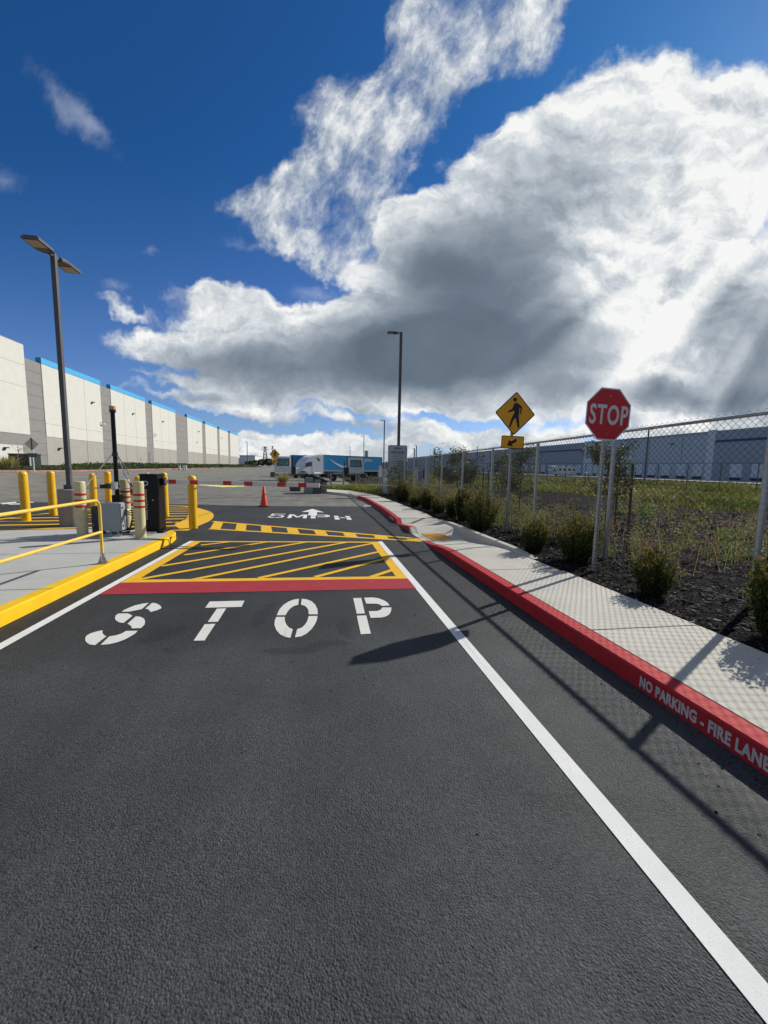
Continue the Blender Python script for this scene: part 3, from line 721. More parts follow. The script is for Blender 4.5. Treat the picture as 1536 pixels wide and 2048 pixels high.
# painted median behind the island
md = MB()
edge = interp([(-3.36, 10.9), (-3.34, 11.8), (-3.34, 13.0), (-3.55, 14.3), (-4.0, 15.7), (-4.9, 17.3), (-5.6, 18.2), (-6.6, 18.6), (-7.6, 18.2), (-8.6, 17.0), (-9.3, 15), (-9.6, 12.8), (-9.7, 10.4), (-9.8, 7)], 6)
def inset(P, w):
    out = []
    for i, p in enumerate(P):
        a = P[max(i-1, 0)]; b = P[min(i+1, len(P)-1)]; d = Vector((b[0]-a[0], b[1]-a[1])).normalized(); ww = w(i/len(P))
        out.append((p[0]-d.y*ww, p[1]+d.x*ww))
    return out
wf = lambda t: .18+.62*sm(t/.12)*sm((.42-t)/.14)
ie = inset(edge, wf)
for i in range(len(edge)-1): addsheet(md, [edge[i], edge[i+1], ie[i+1], ie[i]], LY)
def inside(p, poly):
    c = False
    for i in range(len(poly)):
        (x1, y1), (x2, y2) = poly[i], poly[i-1]
        if (y1 > p[1]) != (y2 > p[1]) and p[0] < (x2-x1)*(p[1]-y1)/(y2-y1)+x1: c = not c
    return c
for k_ in range(-2, 13):
    yb0 = 9.4+k_*.86
    seg = [(-9.9+i*.1, yb0+(i*.1)*.12) for i in range(70)]
    ins = [p for p in seg if inside(p, ie)]
    if len(ins) > 4: line(md, (ins[0][0]-.05, ins[0][1]), (ins[-1][0]+.05, ins[-1][1]), .2, LY+.0004)
line(md, (-9.7, 10.5), (-3.4, 11.1), .2, LY+.0008)
tag(md.build('median_hatching', 'yellow_line'), kind='structure')

# ------------------------------------------------------------------ island
isl = interp([(-3.12, -6), (-3.12, 4), (-3.12, 8.6), (-3.14, 9.2), (-3.26, 9.75), (-3.55, 10.15), (-4.0, 10.32), (-5.0, 10.36), (-6.3, 10.3), (-7.6, 10.0), (-8.2, 9.4), (-8.4, 8), (-8.4, -6)], 8)
isl_in = inset(isl, lambda t: .16)
m = MB(); rows = []
for a, b in zip(isl, isl_in):
    rows.append([(a[0], a[1], pz(a[1])), (a[0], a[1], pz(a[1])+.135), (lerp(a, b, .12)[0], lerp(a, b, .12)[1], pz(a[1])+.15), (b[0], b[1], pz(b[1])+.15)])
kk = [i for i, a in enumerate(isl) if not (a[0] < -4.2)]
strip(m, [rows[i][::-1] for i in kk]); ic = root('traffic_island', (0, 0, 0), None, None); tag(ic, kind='structure')
m.build('painted_curb', 'yellow_curb', ic)
m = MB(); strip(m, [r[::-1] for i, r in enumerate(rows) if isl[i][0] <= -4.1]); m.build('curb', 'isl', ic)
m = MB(); addsheet(m, isl_in, .149); m.build('slab', 'isl', ic)
ij = MB()
for y in (3.4, 5.2, 7.35): addsheet(ij, [(-8.3, y), (-3.13, y), (-3.13, y+.012), (-8.3, y+.012)], .1515)
ij.tube((-3.115, 8.98, pz(9)+.0), (-3.115, 8.98, pz(9)+.148), .006, n=6); ij.build('joint', 'joint', ic)

# ================================================================== things
# ------------------------------------------------------------------ chain link fence along the sidewalk
FX, SP, FY0 = 4.875, 2.38, 3.70
posts_y = [FY0+SP*i for i in range(-2, 12)]
FH = 2.185
def fence_mesh(name, X0, Y0, X1, Y1, z0f, H, w, h, r, parent, mat='wire', top=.05):
    Lh = math.hypot(X1-X0, Y1-Y0); ux, uy = (X1-X0)/Lh, (Y1-Y0)/Lh; nx_, ny_ = -uy, ux
    nw = int(Lh/(w/2)); ns = int(round((H+top)/(h/2)))
    s = np.arange(ns+1); V = []; Fc = []; base = 0
    for i in range(nw):
        c = (i+.5)*w/2; off = (w/4+.0012)*np.where((s+i) % 2 == 0, 1, -1)
        t = c+off; z = s*h/2; dep = np.where((s+i) % 2 == 0, 1, -1)*r*1.1
        gz = np.array([z0f(X0+ux*c, Y0+uy*c)])
        P = np.stack([X0+ux*t+nx_*dep, Y0+uy*t+ny_*dep, gz+z], 1)
        for k in range(3):
            a = 2*PI*k/3
            V.append(P+np.array([nx_*math.cos(a)*r+ux*math.sin(a)*r, ny_*math.cos(a)*r+uy*math.sin(a)*r, 0]))
        n = ns+1; q = np.arange(ns)
        for k in range(3):
            a, b = base+k*n, base+((k+1) % 3)*n
            Fc.append(np.stack([a+q, b+q, b+q+1, a+q+1], 1))
        base += 3*n
    return arr_mesh(name, np.concatenate(V), np.concatenate(Fc), mat, None, parent)
zb = lambda x, y: pz(y)+.13
fen = root('chain_link_fence', (0, 0, 0), 'tall galvanised chain link fence running beside the sidewalk behind the planting bed', 'fence')
for y in posts_y:
    m = MB(); m.tube((FX, y, pz(y)+.05), (FX, y, pz(y)+.13+FH-.02), .034, n=16)
    m.tube((FX, y, pz(y)+.13+FH-.06), (FX, y, pz(y)+.13+FH-.0), .040, .028, n=12)
    for k in range(5): m.tube((FX, y, pz(y)+.4+k*.38), (FX, y, pz(y)+.406+k*.38), .0365, n=12)
    m.build('post', 'galv', fen, smooth=True)
m = MB(); m.tube((FX+.018, posts_y[0], pz(posts_y[0])+.13+FH), (FX+.018, posts_y[-1], pz(posts_y[-1])+.13+FH), .021, n=12); m.build('top_rail', 'galv', fen, smooth=True)
m = MB(); m.tube((FX+.043, posts_y[0], pz(posts_y[0])+.16), (FX+.043, posts_y[-1], pz(posts_y[-1])+.16), .003, n=6); m.build('tension_wire', 'wire', fen)
fence_mesh('wire_mesh', FX+.043, posts_y[0], FX+.043, posts_y[-1], zb, FH, .092, .088, .0032, fen)

# far fence across the field
def farpt(px, dep, py=955):
    d = R@np.array([px-768, py-1024, F]); t = dep/F; return d[0]*t, d[1]*t
a = farpt(905, 75); b = farpt(1600, 36)
ff = root('field_fence', (0, 0, 0), 'dark thin wire fence crossing the field in front of the blue grey warehouse', 'fence')
Lf = math.dist(a, b); nseg = 16; zf = -.5
def fz(x, y): return terr(x, y)
for i in range(nseg+1):
    p = lerp(a, b, i/nseg); MB().tube((p[0], p[1], fz(*p)), (p[0], p[1], fz(*p)+3.0), .045, n=8).build('post', 'wire', ff)
MB().tube((a[0], a[1], fz(*a)+3.0), (b[0], b[1], fz(*b)+3.0), .03, n=6).build('top_rail', 'wire', ff)
fence_mesh('wire_mesh', a[0], a[1], b[0], b[1], lambda x, y: fz(a[0], a[1]), 2.95, .30, .30, .004, ff)

# ------------------------------------------------------------------ signs by the sidewalk
def perf_post(y, x, z0, z1, parent, w=.05):
    o = MB().box(x-w/2, x+w/2, y-w/2, y+w/2, z0, z1).build('post', 'perf', parent)
    return o
def octagon(r, c=0): return [(r*math.cos(PI/8+i*PI/4)/math.cos(PI/8), r*math.sin(PI/8+i*PI/4)/math.cos(PI/8)) for i in range(8)]
sx, sy = G(1187, 1141, CH)
ss = root('stop_sign', (sx, sy, pz(sy)+.12), 'red octagonal STOP sign on a perforated steel post beside the sidewalk', 'sign')
cx_, cz_ = A(1212.5, 829.5, sy)
perf_post(0, 0, -.08, cz_+.30-(pz(sy)+.12), ss, .044)
zc = cz_-(pz(sy)+.12); xc = cx_-sx
Ms = FACE_CAM((xc, -.04, zc))@Matrix.Rotation(math.radians(-1.5), 4, 'Z')@Matrix.Rotation(math.radians(3), 4, 'Y')
o = MB().prism(octagon(.372), 0, .003, Ms).build('sign_border', 'signwhite', ss)
o2 = MB().prism(octagon(.353), .003, .0045, Ms).build('sign_face', 'signred', ss)
vs, fs = text_mesh('STOP', .385, .0006, .0085, 1.10, .665)
MB().add(vs, fs, Ms@Matrix.Translation((.006, -.137, .0056))).build('lettering', 'signwhite', o2)
for q in (.26, -.29): MB().tube((0, q, .004), (0, q, .012), .009, n=8, M=Ms).build('bolt', 'galv', o2)

def rrect(w, h, r, n=5, rot=0):
    pts = []
    for (cx, cy, a0) in ((w/2-r, h/2-r, 0), (-w/2+r, h/2-r, 90), (-w/2+r, -h/2+r, 180), (w/2-r, -h/2+r, 270)):
        for i in range(n+1):
            a = math.radians(a0+90*i/n); pts.append((cx+r*math.cos(a), cy+r*math.sin(a)))
    c, s = math.cos(rot), math.sin(rot)
    return [(x*c-y*s, x*s+y*c) for x, y in pts]
# walking figure traced in sign units (1 = half diagonal)
def zz(l): return [((x-757)/440, (635-y)/440) for x, y in l]
PEDB = zz([(752, 415), (800, 430), (860, 465), (898, 500), (893, 560), (880, 640), (857, 640), (862, 560), (858, 520), (838, 510), (842, 600), (838, 680), (848, 760), (862, 840), (868, 905), (838, 925), (815, 860), (780, 745), (762, 722), (730, 770), (700, 830), (678, 905), (655, 918), (635, 900), (650, 850), (672, 770), (700, 690), (735, 630), (725, 575), (700, 590), (655, 608), (608, 625), (592, 605), (625, 580), (680, 545), (700, 490), (722, 440)])
ARW = [(-.72, -.50), (-.45, .42), (-.27, .08), (.42, .62), (.58, .18), (-.10, -.28), (.12, -.62)]
def ped_sign(rt, Ms, S, plq=True, holes=True):
    f = MB().prism(rrect(S, S, S*.06, rot=PI/4), 0, .003, Ms).build('sign_border', 'signblack', rt)
    f2 = MB().prism(rrect(S*.935, S*.935, S*.045, rot=PI/4), .003, .0045, Ms).build('sign_face', 'signyellow', rt)
    hd = S*.7071
    m = MB().prism([(x*hd, y*hd) for x, y in PEDB], .0045, .0062, Ms)
    m.prism([((730-757)/440*hd+.092*hd*math.cos(2*PI*i/18), (635-358)/440*hd+.092*hd*math.sin(2*PI*i/18)) for i in range(18)], .0045, .0062, Ms)
    m.build('walking_figure', 'signblack', f2)
    if plq:
        w, h = S*.80, S*.42
        Mp = Ms@Matrix.Translation((-.02*S, -hd-h/2-.012, 0))
        MB().prism(rrect(w, h, .03), 0, .003, Mp).build('plaque_border', 'signblack', rt)
        p = MB().prism(rrect(w*.94, h*.88, .025), .003, .0045, Mp).build('arrow_plaque', 'signyellow', rt)
        MB().prism([(x*w*.33, y*h*.52) for x, y in ARW], .0045, .0062, Mp).build('arrow', 'signblack', p)
px_, py_ = G(1013, 1065, CH)
ps = root('pedestrian_sign', (px_, py_, pz(py_)+.12), 'yellow diamond pedestrian crossing sign with arrow plaque below, standing among the shrubs', 'sign')
cx_, cz_ = A(1029, 827.5, py_); el, _ = A(989, 827, py_); er, _ = A(1069.5, 827, py_)
perf_post(0, 0, -.08, cz_-(pz(py_)+.12), ps)
ped_sign(ps, FACE_CAM((cx_-px_, -.035, cz_-(pz(py_)+.12)))@Matrix.Rotation(math.radians(-1.2), 4, 'Z'), (er-el)/1.4142)

# ------------------------------------------------------------------ light poles
def lamp(loc, H, label, heads, w=.15, grp='light poles along the yard', ped=None, scale=1.0):
    rt = root('lamp_post', loc, label, 'street lamp', grp)
    z0 = 0
    if ped:
        m = MB(); m.lathe([(ped[0], -.05), (ped[0], ped[1]-.02), (ped[0]-.02, ped[1])], 40); m.build('concrete_pedestal', 'ped', rt, smooth=True); z0 = ped[1]
        m = MB(); m.box(-w*.95, w*.95, -w*.95, w*.95, z0, z0+.12); m.build('base_cover', 'bronze', rt, bevel=.01)
    else:
        m = MB(); m.box(-w, w, -w, w, 0, .1); m.build('base_cover', 'bronze', rt)
    m = MB(); m.box(-w/2, w/2, -w/2, w/2, z0, H-.02); m.box(w/2, w/2+.01, -.03, .03, z0+.45, z0+.6); m.build('pole', 'bronze', rt)
    for (dx, dy) in heads:
        q = Vector((dx, dy, 0)).to_track_quat('X', 'Z').to_matrix().to_4x4(); q = Matrix.Rotation(math.atan2(dy, dx), 4, 'Z')
        Mh = Matrix.Translation((0, 0, H))@q
        m = MB(); m.box(w/2, .22*scale, -.03, .03, -.11, -.04, Mh)
        s = scale; a, b_ = .18*s, .86*s; hw = .19*s
        top = [(a, -hw*.55), (a+.14*s, -hw), (b_, -hw), (b_, hw), (a+.14*s, hw), (a, hw*.55)]
        m.prism(top, -.11, -.055, Mh); m.prism([(x*.97+.01, y*.8) for x, y in top], -.055, -.02, Mh)
        h = m.build('lamp_head', 'bronze', rt)
        MB().box(a+.30*s, b_-.04*s, -hw*.8, hw*.8, -.118, -.1105, Mh).build('lens', 'lens', h)
    return rt
lx, ly = -6.66, 12.05
_, zt = A(119, 507, ly); _, zp = A(133, 978, ly)
zg = pz(ly)
lamp((lx, ly, zg), zt-zg, 'tall double headed lamp post on a round concrete pedestal by the yellow bollards', [(0, -1), (0, 1)], .105, ped=(.275, zp-zg))
x1, z1 = A(802, 664, 30)
lamp((x1, 30, pz(30)), z1-pz(30), 'tall dark single headed lamp post rising behind the white rules sign', [(-1, .15)], .19, scale=1.15)
for (px, py, Y, w, lab) in [(769, 840, 86, .2, 'distant single headed lamp post above the end of the blue trailer'), (728, 872, 128, .2, 'thin far lamp post just left of the nearer one above the blue trailer'),
                            (700, 893, 200, .22, 'farthest thin lamp post, above the smile mark of the trailer'), (494, 883, 190, .25, 'thin far lamp post by the end of the white dock building')]:
    x, z = A(px, py, Y); lamp((x, Y, terr(x, Y)), z-terr(x, Y), lab, [(-1, 0)], w, scale=1.15)
x, z = A(1298, 858, 75); lamp((x, 75, terr(x, 75)), z-terr(x, 75), 'dark lamp post in front of the blue grey warehouse beyond the field', [(1, 0)], .20, scale=1.2)

# ------------------------------------------------------------------ bollards
def bollard(loc, H, label, mat='byellow', r=.110, bands=False, dome=True, name='safety_bollard', grp='yellow dome topped bollards round the island'):
    rt = root(name, loc, label, 'bollard', grp)
    prof = [(r, -.03), (r, H-r*.95)]+[(r*math.cos(t), H-r*.95+r*.95*math.sin(t)) for t in np.linspace(.15, PI/2-.02, 9)] if dome else [(r, -.03), (r, H-.03), (r*.98, H-.012), (r*.90, H)]
    MB().lathe(prof, 32).build('sleeve', mat, rt, smooth=True)
    if bands:
        for k in range(3):
            z = H*.70-k*.125*H*.85+.06
            MB().lathe([(r+.002, z), (r+.002, z+.045)], 32).build('reflective_band', 'redband', rt, smooth=True)
    return rt
YB = [((53, 1043), 942, 'leftmost yellow bollard, standing in the hatched median'), ((107, 1032), 941, 'yellow bollard just left of the concrete lamp pedestal'),
      ((189, 1027), 946, 'yellow bollard behind the left cream bollard, crossed by the tripod leg'), ((219, 1024), 942, 'yellow bollard directly behind the black mast camera'),
      ((279, 1030), 952, 'yellow bollard mostly hidden behind the right cream bollard'), ((298, 1022), 945, 'yellow bollard of which the dome shows above the black gate cabinet'),
      ((331, 1034), 944, 'yellow bollard hugging the right side of the black gate cabinet'), ((387, 1058), 950, 'lone yellow bollard at the crosswalk end, right of the gate cabinet')]
for (b, t, lab) in YB:
    x, y = G(*b); y += .12; x *= 1+.12/max(y, 1); _, z = A(b[0], t, y); bollard((x, y, pz(y)), z-pz(y), lab)
CB = [((166, 1076), 963, 'left cream bollard with red bands at the lamp end of the island'), ((282, 1078), 963, 'right cream bollard with red bands in front of the black gate cabinet'), ((254, 1063), 959, 'rear cream bollard with red bands behind the grey box')]
for (b, t, lab) in CB:
    x, y = G(b[0], b[1], .15); y += .13; x *= 1+.13/y; _, z = A(b[0], t, y); bollard((x, y, pz(y)+.15), z-pz(y)-.15, lab, 'cream', .100, True, False, 'cream_bollard', 'cream bollards with red bands')
x, y = G(282, 1079, .15)
# ------------------------------------------------------------------ hand rail
rx, ry = -3.24, 6.55; zi = pz(ry)+.15
_, zt = A(205, 1000, ry); _, zm = A(213, 1064, ry)
hr = root('handrail', (rx, ry, zi), 'yellow tubular handrail ending above the island curb', 'railing')
H1, H2 = zt-zi, zm-zi
xl1, yl1 = -3.3, ry
m = MB()
# top tube: comes from the near left, bends down into the end post
dirv = Vector((-.012, -1.0, 0)).normalized()
def railpt(t, h): return (dirv.x*t, dirv.y*t, h+GR*0)
rr = .021; bend = []
for i in range(7):
    a = PI/2*i/6; bend.append(railpt(.12*(1-math.sin(a)), H1-.12*(1-math.cos(a))))
m.path([railpt(5.2, H1)]+bend+[(0, 0, .12)], rr, 14); m.build('top_rail', 'railyellow', hr, smooth=True)
MB().tube(railpt(5.2, H2), (0, 0, H2), rr, n=14).build('middle_rail', 'railyellow', hr, smooth=True)
for t in (2.6, 5.0):
    MB().tube(railpt(t, 0), railpt(t, H1), rr, n=14).build('post', 'railyellow', hr, smooth=True)
m = MB(); m.tube((0, 0, 0), (0, 0, .16), .028, n=14); m.box(-.07, .07, -.06, .06, 0, .01)
for k in range(6):
    a = k*PI/3; m.prism([(.022, 0), (.075, 0), (.022, .13)], -.006, .006, Matrix.Rotation(a, 4, 'Z')@Matrix.Rotation(PI/2, 4, 'X'))
m.build('base_flange', 'chrome', hr, smooth=False)

# ------------------------------------------------------------------ gate cabinet, arm
gx, gy = G(285, 1063, .15); gx2, gy2 = G(322, 1069, .15)
gy = 9.62; gx, _ = A(284, 1066, gy); gx2, _ = A(319, 1069, gy); _, gz = A(300, 948, gy); z0 = pz(gy)+.15
gc = root('gate_cabinet', ((gx+gx2)/2, gy, z0), 'glossy black barrier gate cabinet with a white P and small vertical lettering', 'gate cabinet')
w = (gx2-gx)/2; Hc = gz-z0; dp = .42
o = MB().box(-w, w, 0, dp, .05, Hc-.02).build('housing', 'blackmetal', gc, bevel=.008)
MB().box(-w-.012, w+.012, -.012, dp+.012, Hc-.02, Hc).build('lid', 'blackmetal', gc)
MB().box(-w-.06, w+.10, -.05, dp+.08, 0, .05).build('base_plate', 'blackmetal', gc)
b = MB().box(w, w+.006, .03, dp-.03, .1, Hc-.1).build('door', 'blackmetal', gc)
MB().tube((w*.45, -.002, Hc*.56), (w*.45, -.012, Hc*.56), .012, n=10).build('lock', 'chrome', gc)
# big P emblem: tube bent like the letter
Mg = FACE_CAM((0, -.004, 0))
pp = [(-w*.86, Hc*.80), (-w*.86, Hc*.88), (-w*.30, Hc*.88)]
arcp = [(-w*.30+.045*math.sin(t)*1.0, Hc*.88-.045+.045*math.cos(t)) for t in np.linspace(0, PI, 9)]
pl = [(-w*.86, Hc*.78), (-w*.86, Hc*.875), (-w*.30, Hc*.875)]+[(-w*.30+.042*math.sin(t), Hc*.875-.042*(1-math.cos(t))) for t in np.linspace(0, PI, 9)][1:]+[(-w*.66, Hc*.875-.084)]
m = MB()
for a_, b_ in zip(pl[:-1], pl[1:]): m.tube((a_[0], a_[1], 0), (b_[0], b_[1], 0), .009, n=6, M=Mg)
m.build('emblem', 'logo', o)
vs, fs = text_mesh('Integrated Gate Systems', .062, .0008, .001, 1.1, 1, align='LEFT')
m = MB(); m.add(vs, fs, FACE_CAM((-w*.42, -.003, Hc*.74))@Matrix.Rotation(-PI/2, 4, 'Z')); m.build('lettering', 'signwhite', o)
# arm: pivots at cabinet, crosses the lane
aY0, aY1 = 9.85, 9.2
ax0, az0 = A(326, 963, aY0); ax1, az1 = A(639, 971, aY1)
ar = MB(); reds = [(338, 353), (380, 396), (447, 463.5), (489, 505.5), (555, 572), (597, 613)]
def armp(px):
    t = (px-326)/(639-326)
    lo_, hi = 0, 1
    for _ in range(40):
        mid = (lo_+hi)/2; p = lerp((ax0, aY0, az0), (ax1, aY1, az1), mid)
        c = R.T@np.array([p[0], p[1], p[2]-EYE]); q = 768+F*c[0]/c[2]
        if q < px: lo_ = mid
        else: hi = mid
    return lo_
P0, P1 = Vector((ax0, aY0, az0)), Vector((ax1, aY1, az1)); ad = (P1-P0); aL = ad.length; q = ad.to_track_quat('X', 'Z').to_matrix().to_4x4()
Ma = Matrix.Translation(P0-Vector(gc.location))@q
hh = .047
arm = MB().box(-.15, aL, -.02, .02, -hh, hh, Ma).build('barrier_arm', 'signwhite', gc)
for a_, b_ in reds:
    s0, s1 = armp(a_)*aL, armp(b_)*aL; MB().box(s0, s1, -.0225, .0225, -hh-.002, hh+.002, Ma).build('red_stripe', 'redband', arm)
MB().box(-.22, .05, -.06, .06, -.08, .08, Ma).build('arm_bracket', 'black', gc)

# caution tape strung from the lane bollard to the shrubs
def tape(name, pts, label, w=.05):
    m = MB(); rows = []
    P = interp3(pts)
    for i, p in enumerate(P):
        tw = .5*math.sin(i*.9); rows.append([(p[0], p[1]+tw*w*.6, p[2]-w/2*math.cos(tw)), (p[0], p[1]-tw*w*.6, p[2]+w/2*math.cos(tw))])
    strip(m, rows); o = m.build(name, 'cover'); s = o.modifiers.new('thick', 'SOLIDIFY'); s.thickness = .001
    return tag(o, label, 'tape')
def interp3(P, n=14):
    out = []
    for i in range(len(P)-1):
        for k in range(n):
            t = k/n; p = lerp(P[i], P[i+1], t); out.append((p[0], p[1], p[2]-.05*math.sin(PI*t)+.006*math.sin(k*2.1)))
    return out+[P[-1]]
def atp(px, py, Y): x, z = A(px, py, Y); return (x, Y, z)
tape('caution_tape', [atp(398, 968.5, 11.2), atp(500, 970, 16), atp(640, 970, 24), atp(700, 969, 24), atp(912, 970, 22.5)], 'thin pale yellow caution tape strung low across the lane exit to the shrubs')

# ------------------------------------------------------------------ mast, boxes on the island
my = 9.75; mx, mz = A(226, 812, my); mx0, _ = A(237, 1060, my); z0 = pz(my)+.15
mx = (mx+mx0)/2
ms = root('surveillance_mast', (mx, my, z0), 'black tube mast with tan beacon cap, braced by a bright tripod', 'mast'); Hm = mz-z0
m = MB(); m.tube((0, 0, 0), (0, 0, Hm-.12), .044, n=20); m.tube((0, 0, 1.0), (0, 0, 1.06), .056, n=20); m.tube((0, 0, .75), (0, 0, .8), .05, n=20); m.build('mast_tube', 'blackmetal', ms, smooth=True)
m = MB(); m.tube((0, 0, Hm-.14), (0, 0, Hm-.08), .062, .066, 20); m.build('cap_ring', 'black', ms, smooth=True)
MB().lathe([(.066, Hm-.08), (.066, Hm-.012), (.055, Hm)], 20).build('beacon', 'tan', ms, smooth=True)
_, zc = A(229, 908, my); hc = zc-z0
MB().tube((0, 0, hc-.05), (0, 0, hc+.04), .056, n=20).build('collar', 'black', ms, smooth=True)
_, zr = A(200, 976, my); hrg = zr-z0
ft = [(-.60, -.12, hrg), (.34, -.10, hrg+.0), (.20, .55, hrg)]
for f_ in ft:
    m = MB(); m.tube((f_[0]*.08, f_[1]*.08, hc), f_, .011, n=8); mid = lerp((0, 0, hc), f_, .55); m.tube(mid, lerp((0, 0, hc), f_, .62), .02, n=8)
    m.build('brace', 'chrome', ms, smooth=True)
m = MB(); m.path([ft[0], ft[1], ft[2], ft[0]], .010, 8); m.build('ring_bar', 'chrome', ms, smooth=True)
m = MB(); m.box(-.15, -.02, -.17, -.06, hrg, hrg+.11); m.tube((-.12, -.13, hrg+.05), (-.25, -.19, hrg+.045), .042, .040, 16); c_ = m.build('camera', 'black', ms, smooth=True)
MB().box(-.02, .05, -.22, -.05, hrg-.02, hrg+.14).build('camera_bracket', 'galv', ms)
m = MB(); m.box(-.08, .08, -.08, .08, .1, hrg-.15); m.box(-.05, .3, -.05, .05, .05, .1); m.build('support_column', 'blackmetal', ms)

ey = 9.12; ex0, ez1 = A(201, 1006, ey); ex1, ez0 = A(242, 1062, ey); z0 = pz(ey)+.15
eb = root('control_box', ((ex0+ex1)/2, ey, z0), 'light grey electrical enclosure with black cables, raised behind the handrail end', 'electrical box')
w = (ex1-ex0)/2; h0, h1 = ez0-z0, ez1-z0
o = MB().box(-w, w, 0, .26, h0, h1).build('enclosure', 'greybox', eb, bevel=.012)
MB().box(w, w+.02, .01, .25, h0+.01, h1-.01).build('door', 'greybox', eb, bevel=.006)
for q in (h1-.12, h0+.09): MB().box(w+.02, w+.035, .04, .08, q, q+.03).build('latch', 'black', eb)
m = MB(); m.box(-w+.02, w-.02, .03, .08, .0, .04); m.box(-w, w+.6, .2, .24, .02, .06); m.box(w*.3, w*.5, .1, .16, .0, h0); m.box(-w*.5, -w*.3, .1, .16, .0, h0); m.build('stand', 'galv', eb)
m = MB()
for k in range(3):
    z = h1-.16-k*.05; m.path([(w+.02, .15, z), (w+.09, .12+.02*k, z+.01), (w+.15, .2, z-.03), (w+.13, .22, z-.2), (w+.07, .2, h0-.04-.02*k), (w-.05, .2, .05)], .010, 6)
m.build('cable', 'black', eb, smooth=True)
bx0, bz1 = A(181, 1013, ey+.25); bx1, bz0 = A(199, 1062, ey+.25)
bb = root('battery_case', ((bx0+bx1)/2, ey+.25, z0), 'dark upright case beside the left cream bollard', 'equipment case'); w2 = (bx1-bx0)/2
MB().box(-w2, w2, 0, .3, .04, bz1-z0).build('case', 'darkgrey', bb, bevel=.01); MB().box(-w2*.9, w2*.9, .02, .28, 0, .04).build('foot', 'black', bb)
MB().tube((-w2*.3, 0, .22), (-w2*.3, -.02, .22), .02, n=12).build('latch', 'galv', bb)
m = MB(); bxx, byy = G(262, 1068, .15)
cbp = []
for px, py, h in [(258, 1070, .165), (275, 1074, .165), (300, 1077, .162), (337, 1079.5, .16), (339.5, 1090, .02), (350, 1092, .02), (385, 1094, .02), (430, 1096, .02), (470, 1093, .02), (500, 1090, .02)]:
    x, y = G(px, py, h); cbp.append((x, y, pz(y)+h))
tag(MB().path(cbp, .007, 6).build('ground_cable', 'black', smooth=True), 'thin black cable running off the island curb onto the asphalt', 'cable')

# ------------------------------------------------------------------ cone, litter
x, y = G(528, 1013)
cn = root('traffic_cone', (x, y, pz(y)+.004), 'red orange traffic cone standing on the dark asphalt before the gate exit', 'cone')
_, zt = A(528, 971, y); Hc = zt-pz(y)
MB().box(-.21, .21, -.21, .21, 0, .05).build('base', 'darkgrey', cn, bevel=.01)
MB().lathe([(.165, .05), (.155, .09), (.03, Hc-.01), (.022, Hc)], 28).build('cone_body', 'orange', cn, smooth=True)
x, y = G(735, 1014)
m = MB(); m.box(-.35, .18, -.05, .05, .0, .06); m.box(.12, .30, -.04, .10, .01, .07, Matrix.Rotation(.9, 4, 'Z'))
o = m.build('broken_reflector', 'signwhite', bevel=.01); o.location = (x, y, pz(y)+.005); o.rotation_euler = (0, 0, .75); tag(o, 'small broken white plastic piece lying on the road near the curb', 'debris')

# ------------------------------------------------------------------ shed, bins beyond the gate
y = 28.6
def boxpx(xa, xb, ya, yb, Y): x0, z1 = A(xa, ya, Y); x1, z0 = A(xb, yb, Y); return x0, x1, z0, z1
x0, x1, z0, z1 = boxpx(612, 655, 961, 987, y); g = pz(y)
sh = root('roofed_booth', ((x0+x1)/2, y, g), 'small grey booth with a dark pitched roof beside the gate exit', 'booth')
w = (x1-x0)/2
o = MB().box(-w*.95, w*.95, 0, 1.3, 0, z1-g).build('wall', 'shedgrey', sh)
_, zr = A(625, 948, y); zr -= g; e = z1-g
m = MB(); Mx = basis((0, 0, 0), (1, 0, 0), (0, 0, 1), (0, -1, 0))
m.prism([(-w*1.12, e-.03), (w*1.15, e-.10), (w*1.15, e-.04), (-w*.45, zr), (-w*.6, zr), (-w*1.12, e+.03)], -1.45, .12, Mx); m.build('roof', 'black', sh)
for (xa, xb, yt, yb2, Y, lab, mt) in [(608, 626.5, 955, 987, 28.1, 'left of the two round topped grey panels at the booth', 'shedgrey'), (627.5, 642, 958.5, 987, 28.0, 'right of the two round topped grey panels at the booth', 'darkgrey')]:
    x0, x1, z0, z1 = boxpx(xa, xb, yt, yb2, Y); g = pz(Y); w = (x1-x0)/2; h = z1-g
    rt = root('round_top_barrier', ((x0+x1)/2, Y, g), lab, 'barrier', 'round topped grey panels')
    pr = [(-w, 0), (w, 0), (w, h-.22)]+[(w-.16+.16*math.cos(t), h-.16+.16*math.sin(t)) for t in np.linspace(.1, PI/2, 5)]+[(-w+.16-.16*math.sin(t), h-.16+.16*math.cos(t)) for t in np.linspace(0, PI/2-.1, 5)]+[(-w, h-.22)]
    b = MB().prism(pr, 0, .35, FACE_CAM((0, .35, 0))).build('panel', mt, rt)
    MB().prism([(px*.8, pz_*.25+h*.70) for px, pz_ in pr], .351, .36, FACE_CAM((0, .35, 0))).build('window', 'shedgrey', b)
x0, x1, z0, z1 = boxpx(578, 602, 970, 980.5, 31.5); g = pz(31.5)
rt = root('storage_bin', ((x0+x1)/2, 31.5, g), 'low dark grey bin left of the booth under the barrier arm', 'bin'); w = (x1-x0)/2
MB().prism([(-w*.85, 0), (w*.85, 0), (w, z1-g-.06), (-w, z1-g-.06)], 0, .6, FACE_CAM((0, .6, 0))).build('tub', 'darkgrey', rt); MB().box(-w*1.04, w*1.04, -.02, .62, z1-g-.06, z1-g).build('lid', 'darkgrey', rt)

